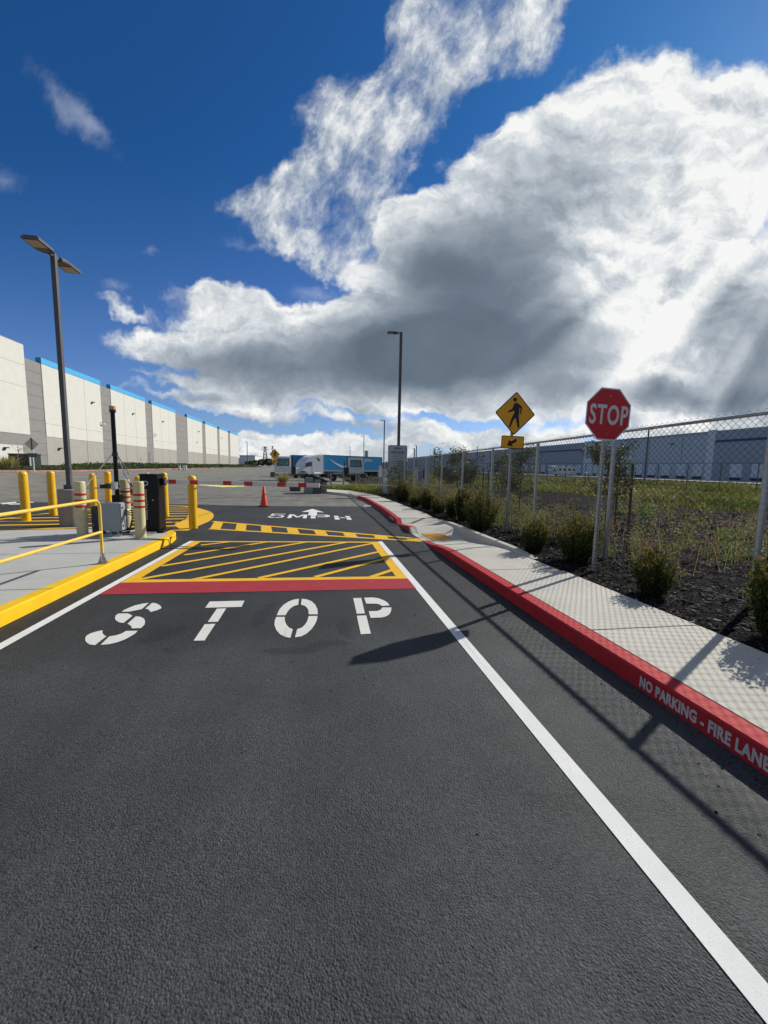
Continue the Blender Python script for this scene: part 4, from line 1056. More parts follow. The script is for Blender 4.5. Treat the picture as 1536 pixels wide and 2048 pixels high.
# ------------------------------------------------------------------ vehicles
def wheel(rt, x, y, z, r, w=.28, side=-1, name='wheel'):
    t = MB().lathe([(r*.62, 0), (r*.95, 0), (r, .03), (r, w-.03), (r*.95, w), (r*.62, w)], 28, M=Matrix.Translation((x, y, z))@Matrix.Rotation(PI/2, 4, 'X')).build(name, 'rubber', rt, smooth=True)
    MB().lathe([(r*.60, w*.55), (r*.60, w*.98), (r*.5, w*.8), (r*.2, w*.75), (r*.2, w*1.05), (.02, w*1.08)], 20, M=Matrix.Translation((x, y, z))@Matrix.Rotation(PI/2, 4, 'X')).build('rim', 'aluminium', t, smooth=True)
# local frame: x along the vehicle (nose at -x), near side at y=0, depth to +y
def smile(m, x0, z0, S, M, y=-.012):
    top = []; bot = []
    for i in range(21):
        t = i/20; x = t*S; c = -.30*S*math.sin(PI*t*.80)*.62-.02*S*t
        th = .052*S*math.sin(PI*min(1, t*1.02))**.8+.002
        top.append((x, c)); bot.append((x, c-th))
    rows = [[(x0+a[0], y, z0+a[1]), (x0+b[0], y, z0+b[1])] for a, b in zip(top, bot)]
    k = MB(); strip(k, rows); m.add(k.v, k.f, M)
def trailer(loc, rz, label, Lh, lettering=True):
    rt = root('semi_trailer', loc, label, 'trailer', rz=rz)
    b = MB().box(0, Lh, 0, 2.5, 1.42, 4.05).build('box', 'trailerblue', rt)
    m = MB(); m.box(-.02, Lh+.02, -.012, 2.51, 1.15, 1.42); m.build('bottom_rail', 'trailergrey', rt)
    m = MB(); m.box(-.02, Lh+.02, -.014, 2.51, 4.03, 4.10); m.box(-.03, .10, -.014, 2.51, 1.15, 4.05); m.box(Lh-.10, Lh+.03, -.014, 2.51, 1.15, 4.05); m.build('frame', 'darkgrey', rt)
    for x in (Lh-1.6, Lh-2.9):
        wheel(rt, x, .5, .5, .5)
        wheel(rt, x, 2.4, .5, .5)
    m = MB(); m.box(Lh*.2, Lh*.2+.12, .3, .45, .1, 1.15); m.box(Lh*.2-.1, Lh*.2+.22, .2, .5, .05, .1); m.build('landing_gear', 'galv', rt)
    m = MB(); m.box(Lh-4, Lh-.6, .7, 1.8, .75, 1.15); m.build('axle_frame', 'darkgrey', rt)
    if lettering:
        m = MB(); smile(m, 1.2, 3.55, Lh*.50, Matrix.Identity(4))
        # arrow head of the mark
        hx = 1.2+Lh*.50; hk = [(hx-.3, 3.30), (hx+.75, 3.45), (hx+.95, 3.2), (hx+.75, 2.45), (hx+.55, 2.25), (hx+.55, 2.6), (hx+.62, 3.05), (hx+.1, 3.02)]
        m.prism(hk, 0.004, .012, FACE_CAM((0, 0, 0)))
        m.build('smile_mark', 'logo', b)
        vs, fs = text_mesh('prime', .85, .002, .012, 1, 1, align='LEFT'); MB().add(vs, fs, FACE_CAM((hx+1.35, -.006, 3.15))).build('lettering', 'logo', b)
    return rt
TX, _ = A(646, 925, 72); zt_ = terr(0, 72)
ang = math.atan2(.60, .80)
trailer((TX, 72, zt_), ang, 'blue semi trailer with a white smile mark and prime lettering across the yard', 15.0)
def semi(loc, rz, label):
    rt = root('semi_truck', loc, label, 'truck', rz=rz)
    # side profile, nose at x=-6.3, rear of sleeper at x=-.5
    pr = [(-6.2, .55), (-6.25, 1.2), (-6.1, 1.6), (-5.4, 1.85), (-4.75, 2.0), (-4.35, 2.75), (-4.0, 3.1), (-3.4, 3.55), (-2.6, 3.85), (-1.6, 3.98), (-.55, 4.0), (-.55, .7), (-3.2, .7), (-3.7, .6), (-4.0, .9), (-4.3, 1.15), (-5.0, 1.2), (-5.4, 1.05), (-5.65, .6)]
    b = MB().prism(pr, 0, 2.4, FACE_CAM((0, 2.4, 0))).build('cab_body', 'truckwhite', rt, bevel=.06)
    MB().prism([(-4.0, 2.05), (-3.95, 2.55), (-3.65, 2.78), (-3.05, 2.78), (-3.0, 2.05)], 0, .02, FACE_CAM((0, -.001, 0))).build('side_window', 'glass', b)
    MB().prism([(-2.0, 3.5), (-1.55, 3.45), (-1.2, 3.0), (-1.5, 2.95)], 0, .02, FACE_CAM((0, -.001, 0))).build('sleeper_window', 'glass', b)
    m = MB(); m.box(-4.2, -4.05, -.22, -.02, 1.9, 2.6); m.box(-4.12, -4.08, -.05, 0, 2.0, 2.1); m.build('mirror', 'black', rt)
    m = MB(); m.box(-3.0, -2.9, -.012, 0, 1.0, 2.9); m.box(-3.9, -3.0, -.010, 0, 1.0, 1.012); m.build('door_seam', 'trailergrey', b)
    m = MB(); m.tube((-2.7, .05, .75), (-1.3, .05, .75), .30, n=20); m.build('fuel_tank', 'aluminium', rt, smooth=True)
    m = MB(); m.box(-5.5, 2.4, .6, 1.8, .7, 1.0); m.build('chassis', 'darkgrey', rt)
    for x in (-4.75, .6, 1.9): wheel(rt, x, .32, .5, .5); wheel(rt, x, 2.35, .5, .5)
    return rt
semi((TX+.5, 71.6, zt_), ang, 'white semi truck with sleeper cab and rounded roof fairing, nose to the left')
TX2, _ = A(585, 925, 78); 
trailer((TX2, 78.5, terr(0, 78)), math.atan2(.25, .97), 'plain blue semi trailer partly hidden behind the white semi truck', 9.5, False)
def yard_tractor(loc, rz, label, flip=1, mark=True):
    rt = root('yard_tractor', loc, label, 'truck', 'white yard tractors', rz=rz); s = flip
    X = lambda a: a*s
    b = MB(); b.prism([(X(-1.15), 1.15), (X(1.0), 1.15), (X(1.0), 3.35), (X(-.95), 3.35), (X(-1.15), 2.4)], 0, 1.6, FACE_CAM((0, 1.6, 0)))
    b = b.build('cab', 'truckwhite', rt, bevel=.04)
    MB().prism([(X(-.85), 2.05), (X(.8), 2.05), (X(.8), 3.05), (X(-.72), 3.05)], 0, .03, FACE_CAM((0, -.001, 0))).build('window_frame', 'black', b)
    MB().prism([(X(-.72), 2.14), (X(.70), 2.14), (X(.70), 2.97), (X(-.62), 2.97)], .03, .04, FACE_CAM((0, -.001, 0))).build('window', 'tealglass', b)
    m = MB(); m.box(min(X(-1.0), X(.9)), max(X(-1.0), X(.9)), -.004, 0, 1.62, 1.63); smile(m, -.5, 1.9, 1.0, Matrix.Identity(4), -.006); m.build('smile_mark', 'trailergrey', b)
    m = MB(); m.box(min(X(-1.5), X(3.6)), max(X(-1.5), X(3.6)), .3, 1.9, .65, .95); m.box(min(X(-1.7), X(-1.1)), max(X(-1.7), X(-1.1)), 0, 2.3, .45, 1.15); m.build('chassis', 'darkgrey', rt)
    m = MB(); m.tube((X(1.25), .3, .95), (X(1.25), .3, 3.5), .09, n=12); m.box(min(X(1.1), X(1.7)), max(X(1.1), X(1.7)), .2, 1.8, .9, 2.0); m.tube((X(1.6), .9, 1), (X(1.6), .9, 3.0), .06, n=8); m.build('exhaust_stack', 'black', rt)
    m = MB(); m.box(min(X(2.0), X(3.2)), max(X(2.0), X(3.2)), .7, 1.6, .95, 1.15); m.build('fifth_wheel', 'galv', rt)
    MB().box(min(X(-1.22), X(-1.17)), max(X(-1.22), X(-1.17)), -.25, -.05, 2.2, 2.9).build('mirror', 'black', rt)
    for x in (-.55, 2.7): wheel(rt, X(x+.55), .3, .5, .5, .3); wheel(rt, X(x+.55), 2.2, .5, .5, .3)
    return rt
ax_, _ = A(566, 930, 57); yard_tractor((ax_, 57, terr(0, 57)), .04, 'left white yard tractor with a boxy cab, behind the far pedestrian sign')
bx_, _ = A(712, 930, 58); yard_tractor((bx_, 58, terr(0, 58)), .04, 'right white yard tractor standing in front of the blue trailer', -1)
# motorhome beyond the field
vx, _ = A(1130, 938, 128); g = terr(vx, 128)
rv = root('motorhome', (vx, 128, g+.2), 'white motorhome parked before the far blue grey warehouse, beyond the grass', 'motorhome', rz=.1)
MB().prism([(-5, .5), (5, .5), (5, 3.3), (-3.2, 3.4), (-4.6, 3.2), (-4.4, 2.4), (-5, 1.6)], 0, 2.4, FACE_CAM((0, 2.4, 0))).build('body', 'farwhite', rv)
m = MB()
for x in (-2.4, -.6, 1.4, 3.2): m.box(x, x+1, -.02, 0, 1.8, 2.5)
m.box(-4.5, -3.6, -.02, 0, 1.5, 2.1); m.build('window', 'glass', rv)
for x in (-3.4, 3.0): wheel(rv, x, .3, .4, .42)

# far pedestrian sign
fx_, fy_ = G(549, 965); fy_ = 46; fx_, cz_ = A(549.5, 908.5, fy_); g = terr(fx_, fy_)
fp = root('pedestrian_sign', (fx_, fy_, g), 'small far yellow pedestrian sign with plaque in front of the left yard tractor', 'sign')
MB().tube((0, 0, 0), (0, 0, cz_-g), .035, n=8).build('post', 'galv', fp)
ped_sign(fp, FACE_CAM((0, -.05, cz_-g)), .82)
# rules signs
def board(loc, w, h, z, label, lines, cat='sign', pw=.09):
    rt = root('information_sign', loc, label, cat)
    m = MB(); m.box(-w*.5-pw, -w*.5, 0, .09, 0, z+h); m.build('post', 'aluminium', rt); m = MB(); m.box(w*.5, w*.5+pw, 0, .09, 0, z+h); m.build('post', 'aluminium', rt)
    p = MB().box(-w/2, w/2, .01, .05, z, z+h).build('panel', 'panelgrey', rt)
    MB().box(-w/2-.02, w/2+.02, .0, .055, z+h, z+h+.03).build('top_trim', 'darkgrey', rt)
    m = MB()
    for (tx, sz, ty, sxx, bd) in lines:
        if tx == '-':
            m.box(-w*sxx/2, w*sxx/2, .004, .010, z+h*ty, z+h*ty+sz)
        else:
            vs, fs = text_mesh(tx, sz, .0015, bd, 1.05, sxx); MB().add(vs, fs, FACE_CAM((0, .006, z+h*ty))).build('lettering', 'signblack', p)
    m.build('small_print', 'darkgrey', p)
    return rt
MAT['panelgrey'] = flat('sign_panel_grey', (0.46, 0.50, 0.56), 0.5, var=.04)
Y = 25.5; x0, x1, z0, z1 = boxpx(779.5, 810.5, 891, 952, Y); g = terr(4, Y)+.1
w = x1-x0
lines = [('amazon', .16, .90, 1, .004), ('-', .012, .855, .8, 0), ('YARD RULES', .17, .75, .85, .006)]+[('-', .016, .69-k*.055, .75 if k % 3 else .6, 0) for k in range(11)]
board(((x0+x1)/2, Y, g), w, z1-z0, z0-g, 'tall grey yard rules board behind the first lamp post and small tree', lines)
Y = 26.5; x0, x1, z0, z1 = boxpx(767, 791, 937, 955, Y); g = terr(4, Y)+.1
board(((x0+x1)/2, Y, g), x1-x0, z1-z0, z0-g, 'low grey notice board overlapping the foot of the tall yard rules board', [('amazon', .1, .78, 1, .003), ('-', .01, .66, .8, 0), ('NO', .09, .36, 1, .003), ('IDLING', .09, .14, 1, .003)])
x0, x1, z0, z1 = boxpx(758, 764, 932, 954, 27.5); g = terr(3, 27.5)
rt = root('sign_panel', ((x0+x1)/2, 27.5, g), 'narrow white panel at the left of the low notice board', 'panel')
MB().box(-(x1-x0)/2, (x1-x0)/2, 0, .05, z0-g, z1-g).build('panel', 'signwhite', rt); MB().box(-.04, .04, .05, .12, 0, z1-g).build('post', 'aluminium', rt)
x0, x1, z0, z1 = boxpx(767, 777, 957, 966, 27); g = terr(3, 27)
rt = root('white_cabinet', ((x0+x1)/2, 27, g), 'small white cabinet below the low notice board', 'cabinet')
w = (x1-x0)/2; MB().box(-w, w, 0, .3, 0, z1-g).build('housing', 'signwhite', rt, bevel=.01); MB().box(-w*.8, w*.8, -.01, 0, .08, z1-g-.08).build('door', 'farwhite', rt)
# weathered posts with reflector slots
PO = [(662, 947, 967, 44, 'leftmost'), (687, 947.5, 968, 44, 'second from left'), (713, 950, 969, 42, 'third from left, in front of the right yard tractor wheel'), (718.5, 951, 969, 40, 'fourth from left'), (735, 950, 970, 38, 'fifth from left'),
      (741, 952, 968, 40, 'sixth from left'), (750, 953, 969, 38, 'seventh from left'), (755, 954, 969, 38, 'eighth from left'), (778, 957, 981, 30, 'ninth from left, below the low notice board'), (785.5, 957, 982, 29.5, 'tenth from left, below the low notice board'),
      (801, 954, 975, 30, 'eleventh from left, above the dark shrub'), (807, 957, 975, 31, 'rightmost')]
for i, (px, py, pb, Y, w_) in enumerate(PO):
    x, z = A(px, py, Y); g = terr(x, Y)
    rt = root('marker_post', (x, Y, g), 'pale post in the verge, '+w_, 'post', 'pale marker posts in the verge')
    MB().prism([(-.09, 0), (.09, 0), (.09, z-g-.1), (.05, z-g), (-.05, z-g), (-.09, z-g-.1)], 0, .16, FACE_CAM((0, .16, 0))).build('post_body', 'post_wood', rt)
    MB().box(-.035, .035, -.006, 0, z-g-.42, z-g-.16).build('reflector', 'black', rt)

# guard kiosk beyond the fence
x0, x1, z0, z1 = boxpx(836, 857, 935, 972, 33); g = terr(8, 33)
kk_ = root('guard_kiosk', ((x0+x1)/2, 33, g), 'pale metal kiosk with a dark window seen through the fence', 'kiosk'); w = (x1-x0)/2; h = z1-g
b = MB().box(-w, w, 0, 1.5, 0, h-.06).build('wall', 'farwhite', kk_); MB().box(-w*1.08, w*1.12, -.1, 1.6, h-.06, h).build('roof', 'farwhite', kk_)
MB().box(-w*.1, w*.2, -.01, 0, h*.55, h*.92).build('window', 'black', b); MB().box(w*.9, w*1.05, -.06, .02, 0, h).build('corner_post', 'signwhite', kk_); MB().box(-w*.9, -w*.2, -.012, 0, .05, h*.85).build('door', 'greybox', b)

# ------------------------------------------------------------------ left warehouse
WX, WT = -30.0, 12.75
def wy(px, py): return AX(px, py, WX)[0]
wh = root('warehouse', (WX, 0, 0), 'long pale warehouse with white and grey wall panels and light blue parapet strips', 'building')
def wpart(name, mat, y0, y1, z0, z1, out=0.0, par=None, thick=.4):
    m = MB(); m.box(-thick, out, y0, y1, z0, z1); return m.build(name, mat, par or wh)
segs = []; E_ = [(45, 702), (48, 703), (79.5, 718), (197.5, 760), (218.5, 767), (288, 795), (301.5, 797), (349, 815), (372.5, 825), (402.5, 838), (409, 840), (433, 850), (437.5, 853), (455, 860), (459, 862), (475.5, 866)]
ey_ = [wy(*e) for e in E_]
white = [(20, ey_[0], 13.35, False), (ey_[2], ey_[3], WT, True), (ey_[4], ey_[5], WT, True), (ey_[6], ey_[7], WT, True), (ey_[8], ey_[9], WT, True), (ey_[10], ey_[11], WT, True), (ey_[12], ey_[13], WT, True), (ey_[14], ey_[15], WT, True)]
zmid = AX(45, 868, WX)[1]
body = wpart('wall', 'tilt_lightgrey', 18, ey_[15], -.5, 12.0, 0.0, None, 60)
MB().box(-60, 0, 18, ey_[15], 12.0, 12.1).build('roof', 'joint', wh)
greys = []
prev = None
for i, (a_, b_, t_, blue) in enumerate(white):
    wpart('lower_panel', 'tilt_lightgrey' if i else 'tilt_grey', a_, b_, .3, zmid, .06)
    p = wpart('white_panel', 'tilt_white', a_, b_, zmid, t_-(.62 if blue else 0), .10)
    if blue: wpart('blue_coping', 'blue_coping', a_-.05, b_+.05, t_-.62, t_, .14)
    if prev is not None:
        gp = wpart('grey_panel', 'tilt_grey', prev, a_, .3, 12.1, .04); m = MB()
        for z in np.arange(2.2, 11.9, 1.25): m.box(.041, .045, prev, a_, z, z+.03)
        m.build('panel_joint', 'joint', gp)
    prev = b_
    m = MB(); n = max(3, int((b_-a_)/4.2))
    for k in range(1, n):
        y = a_+(b_-a_)*k/n; m.box(.10, .103, y, y+.05, .4, t_-.45)
    for z in (3.6,) if blue else (7.0, 9.2, 11.3): m.box(.10, .103, a_, b_, z+2.1, z+2.13)
    m.build('panel_joint', 'tilt_grey', p)
wpart('pale_lower_panel', 'tilt_white', 20, ey_[0]-1.2, .3, AX(0, 888, WX)[1], .09)
for px, py in [(182, 805), (264, 827.5), (324, 843), (396, 863), (442, 876), (117, 897), (7, 896)]:
    y, z = AX(px, py, WX); m = MB(); m.box(.1, .42, y-.16, y+.16, z-.02, z+.10); m.box(.1, .18, y-.07, y+.07, z-.18, z+.1); m.build('wall_light', 'bronze', wh)
for px, py in [(200, 845), (307, 868), (392, 883)]:
    y, z = AX(px, py, WX); m = MB(); m.box(.1, .5, y-.05, y+.05, z, z+.08); m.tube((.4, y, z-.15), (.4, y+.5, z-.2), .1, n=8); m.build('security_camera', 'farwhite', wh)
# ------------------------------------------------------------------ right warehouse
RX = 104.0
rw = root('warehouse', (RX, 0, 0), 'long shaded blue grey warehouse with dock doors beyond the field on the right', 'building')
def ry_(px, py): return AX(px, py, RX)[0]
yA, yB = 60, 470
RT = 12.65
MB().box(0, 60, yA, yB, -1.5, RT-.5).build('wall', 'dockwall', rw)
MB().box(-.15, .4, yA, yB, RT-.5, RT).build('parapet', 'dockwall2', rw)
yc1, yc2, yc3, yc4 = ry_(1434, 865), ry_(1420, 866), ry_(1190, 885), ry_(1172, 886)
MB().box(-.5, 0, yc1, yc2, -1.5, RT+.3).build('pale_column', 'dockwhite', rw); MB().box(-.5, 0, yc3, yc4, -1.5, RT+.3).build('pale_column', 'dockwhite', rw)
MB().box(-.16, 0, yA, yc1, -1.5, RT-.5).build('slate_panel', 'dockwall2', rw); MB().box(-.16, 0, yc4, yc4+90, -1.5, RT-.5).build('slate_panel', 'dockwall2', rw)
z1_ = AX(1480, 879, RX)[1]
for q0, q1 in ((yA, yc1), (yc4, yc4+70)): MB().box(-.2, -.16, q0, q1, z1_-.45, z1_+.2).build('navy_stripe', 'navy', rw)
zt_d = AX(1340, 929, RX)[1]; zb_d = AX(1340, 951, RX)[1]
yy = ry_(1530, 945); k = 0
while k < 26:
    y = yy+k*5.2
    if not (yc1-2.5 < y < yc2+.5) and not (yc3-2.5 < y < yc4+.5):
        MB().box(-.22, -.16, y, y+2.9, zb_d, zt_d).build('dock_door', 'dockwhite', rw)
        MB().box(-.5, -.16, y+.2, y+2.7, zb_d-.7, zb_d-.1).build('dock_bumper', 'black', rw)
    k += 1
m = MB(); y, z = AX(1560, 915, RX); m.box(-.3, -.16, y-1.2, y+1.2, z-2, z+2); m.build('window', 'glass', rw)
y, z = AX(1346, 888, RX); MB().box(-.6, -.1, y-.4, y+.4, z-.2, z+.2).build('wall_light', 'bronze', rw)
for y in np.arange(yA+6, yB, 12): MB().box(-.17, 0, y, y+.1, -1, RT-.5).build('panel_joint', 'dockwall2', rw)
ap_ = MB(); addsheet(ap_, [(82, 20), (103.6, 20), (103.6, 300), (82, 300)], .03); tag(ap_.build('dock_apron', 'apron'), kind='structure')
# ------------------------------------------------------------------ other far buildings, trees, hills
def farbox(px0, px1, pt, Y, label, name='dock_building', mat='farwhite', ribs=6):
    x0, z1 = A(px0, pt, Y); x1, _ = A(px1, pt, Y); g = terr((x0+x1)/2, Y)
    rt = root(name, ((x0+x1)/2, Y, g), label, 'building'); w = (x1-x0)/2
    b = MB().box(-w, w, 0, 30, -2, z1-g).build('wall', mat, rt); MB().box(-w*1.01, w*1.01, -.3, 30, z1-g-.02, z1-g+.4).build('roof', 'dockwall2', rt)
    m = MB()
    for k in range(ribs):
        x = -w+2*w*(k+.3)/ribs; m.box(x, x+2*w/ribs*.35, -.2, 0, .2, (z1-g)*.4)
    m.build('dock_door', 'dockwall', rt)
    return rt
farbox(479, 510, 911.5, 260, 'white dock building at the far end of the pale warehouse')
farbox(765, 782, 926, 330, 'low grey building behind the blue trailer end', 'far_building', 'dockwall2', 3)
x, z = A(733, 903, 420); g = terr(x, 420)
rt = root('chimney_stack', (x, 420, g), 'short grey stack on the horizon above the blue trailer', 'chimney'); MB().tube((0, 0, -2), (0, 0, z-g), 2.2, 1.9, n=16).build('shaft', 'dockwall2', rt, smooth=True)
MB().tube((0, 0, z-g), (0, 0, z-g+.8), 2.2, n=16).build('rim', 'dockwall', rt)
def pylon(px, pt, Y, hw, label):
    x, z = A(px, pt, Y); g = terr(x, Y); H = z-g
    rt = root('power_pylon', (x, Y, g), label, 'pylon', 'power pylons on the horizon')
    m = MB(); n = 6
    for sx_ in (-1, 1):
        for sy_ in (-1, 1): m.tube((sx_*hw, sy_*hw, -2), (sx_*hw*.2, sy_*hw*.2, H), .25, n=4)
    for k in range(n):
        a0, a1 = 1-.8*k/n, 1-.8*(k+1)/n
        for sx_ in (-1, 1): m.tube((sx_*hw*a0, -hw*a0, H*k/n), (-sx_*hw*a1, -hw*a1, H*(k+1)/n), .16, n=4)
    m.build('lattice_frame', 'wire', rt)
    m = MB()
    for k, s in ((.97, 1.0), (.86, 1.3)): m.tube((-hw*s, 0, H*k), (hw*s, 0, H*k), .2, n=4)
    m.build('cross_arm', 'wire', rt)
pylon(530, 893, 300, 2.0, 'lattice power pylon on the horizon left of the yard tractors')
pylon(545, 892, 520, 1.6, 'thin distant lattice mast just right of the power pylon')
for i, (px, pt, lab) in enumerate([(829, 897, 'first of the thin poles above the far fence end'), (833, 891, 'taller thin pole above the far fence end, second in line'), (870, 898, 'thin dark pole above the fence beyond the kiosk'), (922, 896, 'dark pole rising beside a fence post, left of the crossing sign'), (955, 893, 'slim pole above the fence closest to the crossing sign')]):
    Y = 90+i*9; x, z = A(px, pt, Y); g = terr(x, Y)
    rt = root('utility_pole', (x, Y, g), lab, 'pole', 'thin poles beyond the fence')
    MB().tube((0, 0, 0), (0, 0, z-g), .13, n=8).build('pole', 'bronze', rt); MB().box(-.5, .1, -.1, .1, z-g-.1, z-g).build('arm', 'bronze', rt)
# hills
hv = []; hf = []
n = 160
for i in range(n+1):
    a_ = math.radians(-75+150*i/n); r_ = 2600; h = 34+26*math.sin(i*.13)+12*math.sin(i*.41+1)+5*math.sin(i*1.3)
    hv += [(r_*math.sin(a_), r_*math.cos(a_), -5), (r_*1.05*math.sin(a_), r_*1.05*math.cos(a_), max(8, h)), (r_*1.2*math.sin(a_), r_*1.2*math.cos(a_), -5)]
for i in range(n): k = 3*i; hf += [(k, k+3, k+4, k+1), (k+1, k+4, k+5, k+2)]
m = MB(); m.v = hv; m.f = hf; tag(m.build('hills', 'hill', smooth=True), kind='structure')

MAT['faded_red'] = flat('faded_curb_red', (0.33, 0.17, 0.15), 0.8, var=.25, sc=.4)
# far kerb islands and transformer by the left warehouse
cb = MB()
for (a_, b_) in [((-12, 20), (-22.5, 40))]: pass
kx = -25.2
rowsk = [[(kx, y, terr(kx, y)-.1), (kx, y, terr(kx, y)+.16), (kx-.3, y, terr(kx, y)+.16)] for y in np.arange(20, 175, 2.5)]
m = MB(); strip(m, [r[::-1] for r in rowsk]); tag(m.build('far_red_curb', 'faded_red'), kind='structure')
m = MB(); strip(m, [[(kx-.3, y, terr(kx, y)+.16), (WX, y, terr(WX, y)+.25)][::-1] for y in np.arange(20, 175, 2.5)]); tag(m.build('planting_strip', 'field'), kind='structure')
y = 43; x, z = A(64, 888, 40); 
sg = root('diamond_sign', (x, 40, terr(x, 40)), 'back of a diamond road sign on a post before the green transformer', 'sign'); g = terr(x, 40)
MB().tube((0, 0, 0), (0, 0, z-g+.5), .05, n=8).build('post', 'farwhite', sg)
MB().prism(rrect(.80, .80, .05, rot=PI/4), 0, .01, FACE_CAM((0, -.06, z-g))).build('sign_back', 'aluminium', sg); MB().box(-.38, .38, -.06, -.05, z-g-1.15, z-g-.8).build('plaque_back', 'darkgrey', sg)
MB().box(-.05, .05, -.09, -.071, z-g-.55, z-g+.55).build('bracket', 'bronze', sg)
Y = 43; x0, x1, z0, z1 = boxpx(16, 62, 907, 940, Y); g = terr(-27, Y)+.2
tb = root('transformer_box', ((x0+x1)/2, Y, g), 'dark green utility transformer cabinets by the pale warehouse wall', 'transformer'); w = (x1-x0)/2
m = MB(); m.box(-w, -w*.1, 0, 1.5, 0, z1-g-.1); m.box(-w*.05, w*.95, 0, 1.6, 0, z1-g); m.build('cabinet', 'green_box', tb, bevel=.03)
for q0, q1 in ((-w*.1, -w*.02), (w*.95, w*1.02)): MB().box(q0, q1, -.1, .1, 0, z1-g-.05).build('guard_post', 'post_wood', tb)
m = MB(); m.box(-w*1.02, w, -.04, 1.62, z1-g-.1, z1-g+.02); m.build('roof', 'green_box', tb)
x, z = A(262, 948, 26); g = terr(x, 26)
hy = root('fire_hydrant', (x, 26, g), 'small red fire hydrant behind the rear cream bollard', 'hydrant')
MB().lathe([(.14, 0), (.14, .06), (.10, .08), (.10, .5), (.13, .52), (.13, .56), (.08, .68), (.02, .74)], 16).build('barrel', 'hydrant', hy, smooth=True); m = MB(); m.tube((-.2, 0, .42), (.2, 0, .42), .05, n=10); m.tube((0, -.2, .38), (0, 0, .38), .06, n=10); m.build('outlet', 'hydrant', hy, smooth=True)
for i, px in enumerate((358, 366, 371)):
    x, z = A(px, 929.5, 76); g = terr(x, 76); rt = root('marker_post', (x, 76, g), ['leftmost', 'middle', 'rightmost'][i]+' of three small pale posts before the pale warehouse wall', 'post', 'three pale posts by the pale warehouse')
    MB().box(-.15, .15, 0, .2, 0, z-g).build('post_body', 'farwhite', rt); MB().box(-.17, .17, -.02, .22, z-g-.15, z-g).build('cap', 'post_wood', rt)

# ================================================================== planting
import mathutils
def nz(x, y, s=1.0, o=0.0): return mathutils.noise.noise(Vector((x*s+o, y*s-o, o)))
MB_EDGE = [G(1600, 1034, .12), G(1536, 1029, .12), G(1430, 1022, .12), G(1340, 1010, .12), G(1240, 999, .12), G(1100, 985, .12), G(960, 976, .12)]
def bedz(x, y): return pz(y)+.125+.035*nz(x, y, .9)+.02*nz(x, y, 3.1, 5)
kbx = [(p[1], p[0]) for p in kb if p[1] < 27]
def kb_at(y):
    return float(np.interp(y, [a for a, _ in kbx], [b for _, b in kbx]))
m = MB(); rows = []
for y in np.concatenate([np.arange(-8, 14, .3), np.arange(14, 33, .6)]):
    x0 = kb_at(min(y, 26.5)) if y < 27 else 3.0
    if 5.1 < y < 12: x0 -= .05
    q = []
    for i, f in enumerate(np.concatenate([[0, .02, .06, .12], np.linspace(.25, 5, 16), np.linspace(5.6, 24, 18)])):
        x = x0+f; e = min(1, f/.3)
        q.append((x, y, (pz(y)+.125)*(1-e)+bedz(x, y)*e+(.03 if 5.4 < y < 11.7 and f < 3 else 0)))
    rows.append(q)
strip(m, rows); tag(m.build('mulch_bed', 'mulch', smooth=True), kind='structure')
m = MB(); rows = []
for y in np.concatenate([np.arange(-10, 60, 2.5), np.arange(60, 330, 15)]):
    rows.append([(x, y, terr(x, y)+.10+(.05*nz(x, y, .3) if 29 < x < 78 else 0)-(.05 if x < 27 and y < 32 else 0)) for x in ([4.0, 12, 20, 27]+list(np.arange(29, 80, 3))+[82])])
strip(m, rows); tag(m.build('field', 'field', smooth=True), kind='structure')
m = MB(); rows = []
VG = [(-.9, 33.3), (1.1, 32.0), (2.3, 30.4), (3.1, 27.8), (3.5, 24.8)]
for t in np.linspace(0, 1, 14):
    i = min(int(t*4), 3); a = lerp(VG[i], VG[i+1], t*4-i)
    rows.append([(a[0]+k*(9-a[0])/6, a[1]+k*(46-a[1])/6*.8+.0, terr(a[0], a[1])+.13) for k in range(7)])
strip(m, rows)
for i, f in enumerate(m.f): m.f[i] = f[::-1]
tag(m.build('verge_soil', 'field', smooth=True), kind='structure')

def blades(name, P, H, Wd, tint, mat, lean=.35, label=None, bend=True):
    n = len(P); P = np.asarray(P); H = np.asarray(H); Wd = np.asarray(Wd)
    a = rng.uniform(0, 2*PI, n); l = rng.normal(0, lean, (n, 2))*H[:, None]
    d = np.stack([np.cos(a), np.sin(a), np.zeros(n)], 1)*Wd[:, None]/2
    mid = P+np.stack([l[:, 0]*.35, l[:, 1]*.35, H*.55], 1); top = P+np.stack([l[:, 0], l[:, 1], H], 1)
    V = np.stack([P-d, P+d, mid+d*.8, mid-d*.8, top+d*.12, top-d*.12], 1).reshape(-1, 3)
    k = np.arange(n)[:, None]*6
    F_ = np.concatenate([k+np.array([[0, 1, 2, 3]]), k+np.array([[3, 2, 4, 5]])], 0)
    o = arr_mesh(name, V, F_, mat, np.concatenate([tint, tint]))
    return o
def leafquads(C, S, tint, updir=None, asp=.45):
    """small leaf quads centred at C, random orientation biased along updir"""
    n = len(C); C = np.asarray(C); S = np.asarray(S)[:, None]
    u = rng.normal(0, 1, (n, 3)) if updir is None else updir+rng.normal(0, .45, (n, 3))
    u /= np.linalg.norm(u, axis=1)[:, None]+1e-9
    w = np.cross(u, rng.normal(0, 1, (n, 3))); w /= np.linalg.norm(w, axis=1)[:, None]+1e-9
    V = np.stack([C-u*S*.5, C+w*S*asp*.5, C+u*S*.5, C-w*S*asp*.5], 1).reshape(-1, 3)
    return V, np.arange(n)[:, None]*4+np.array([[0, 1, 2, 3]])

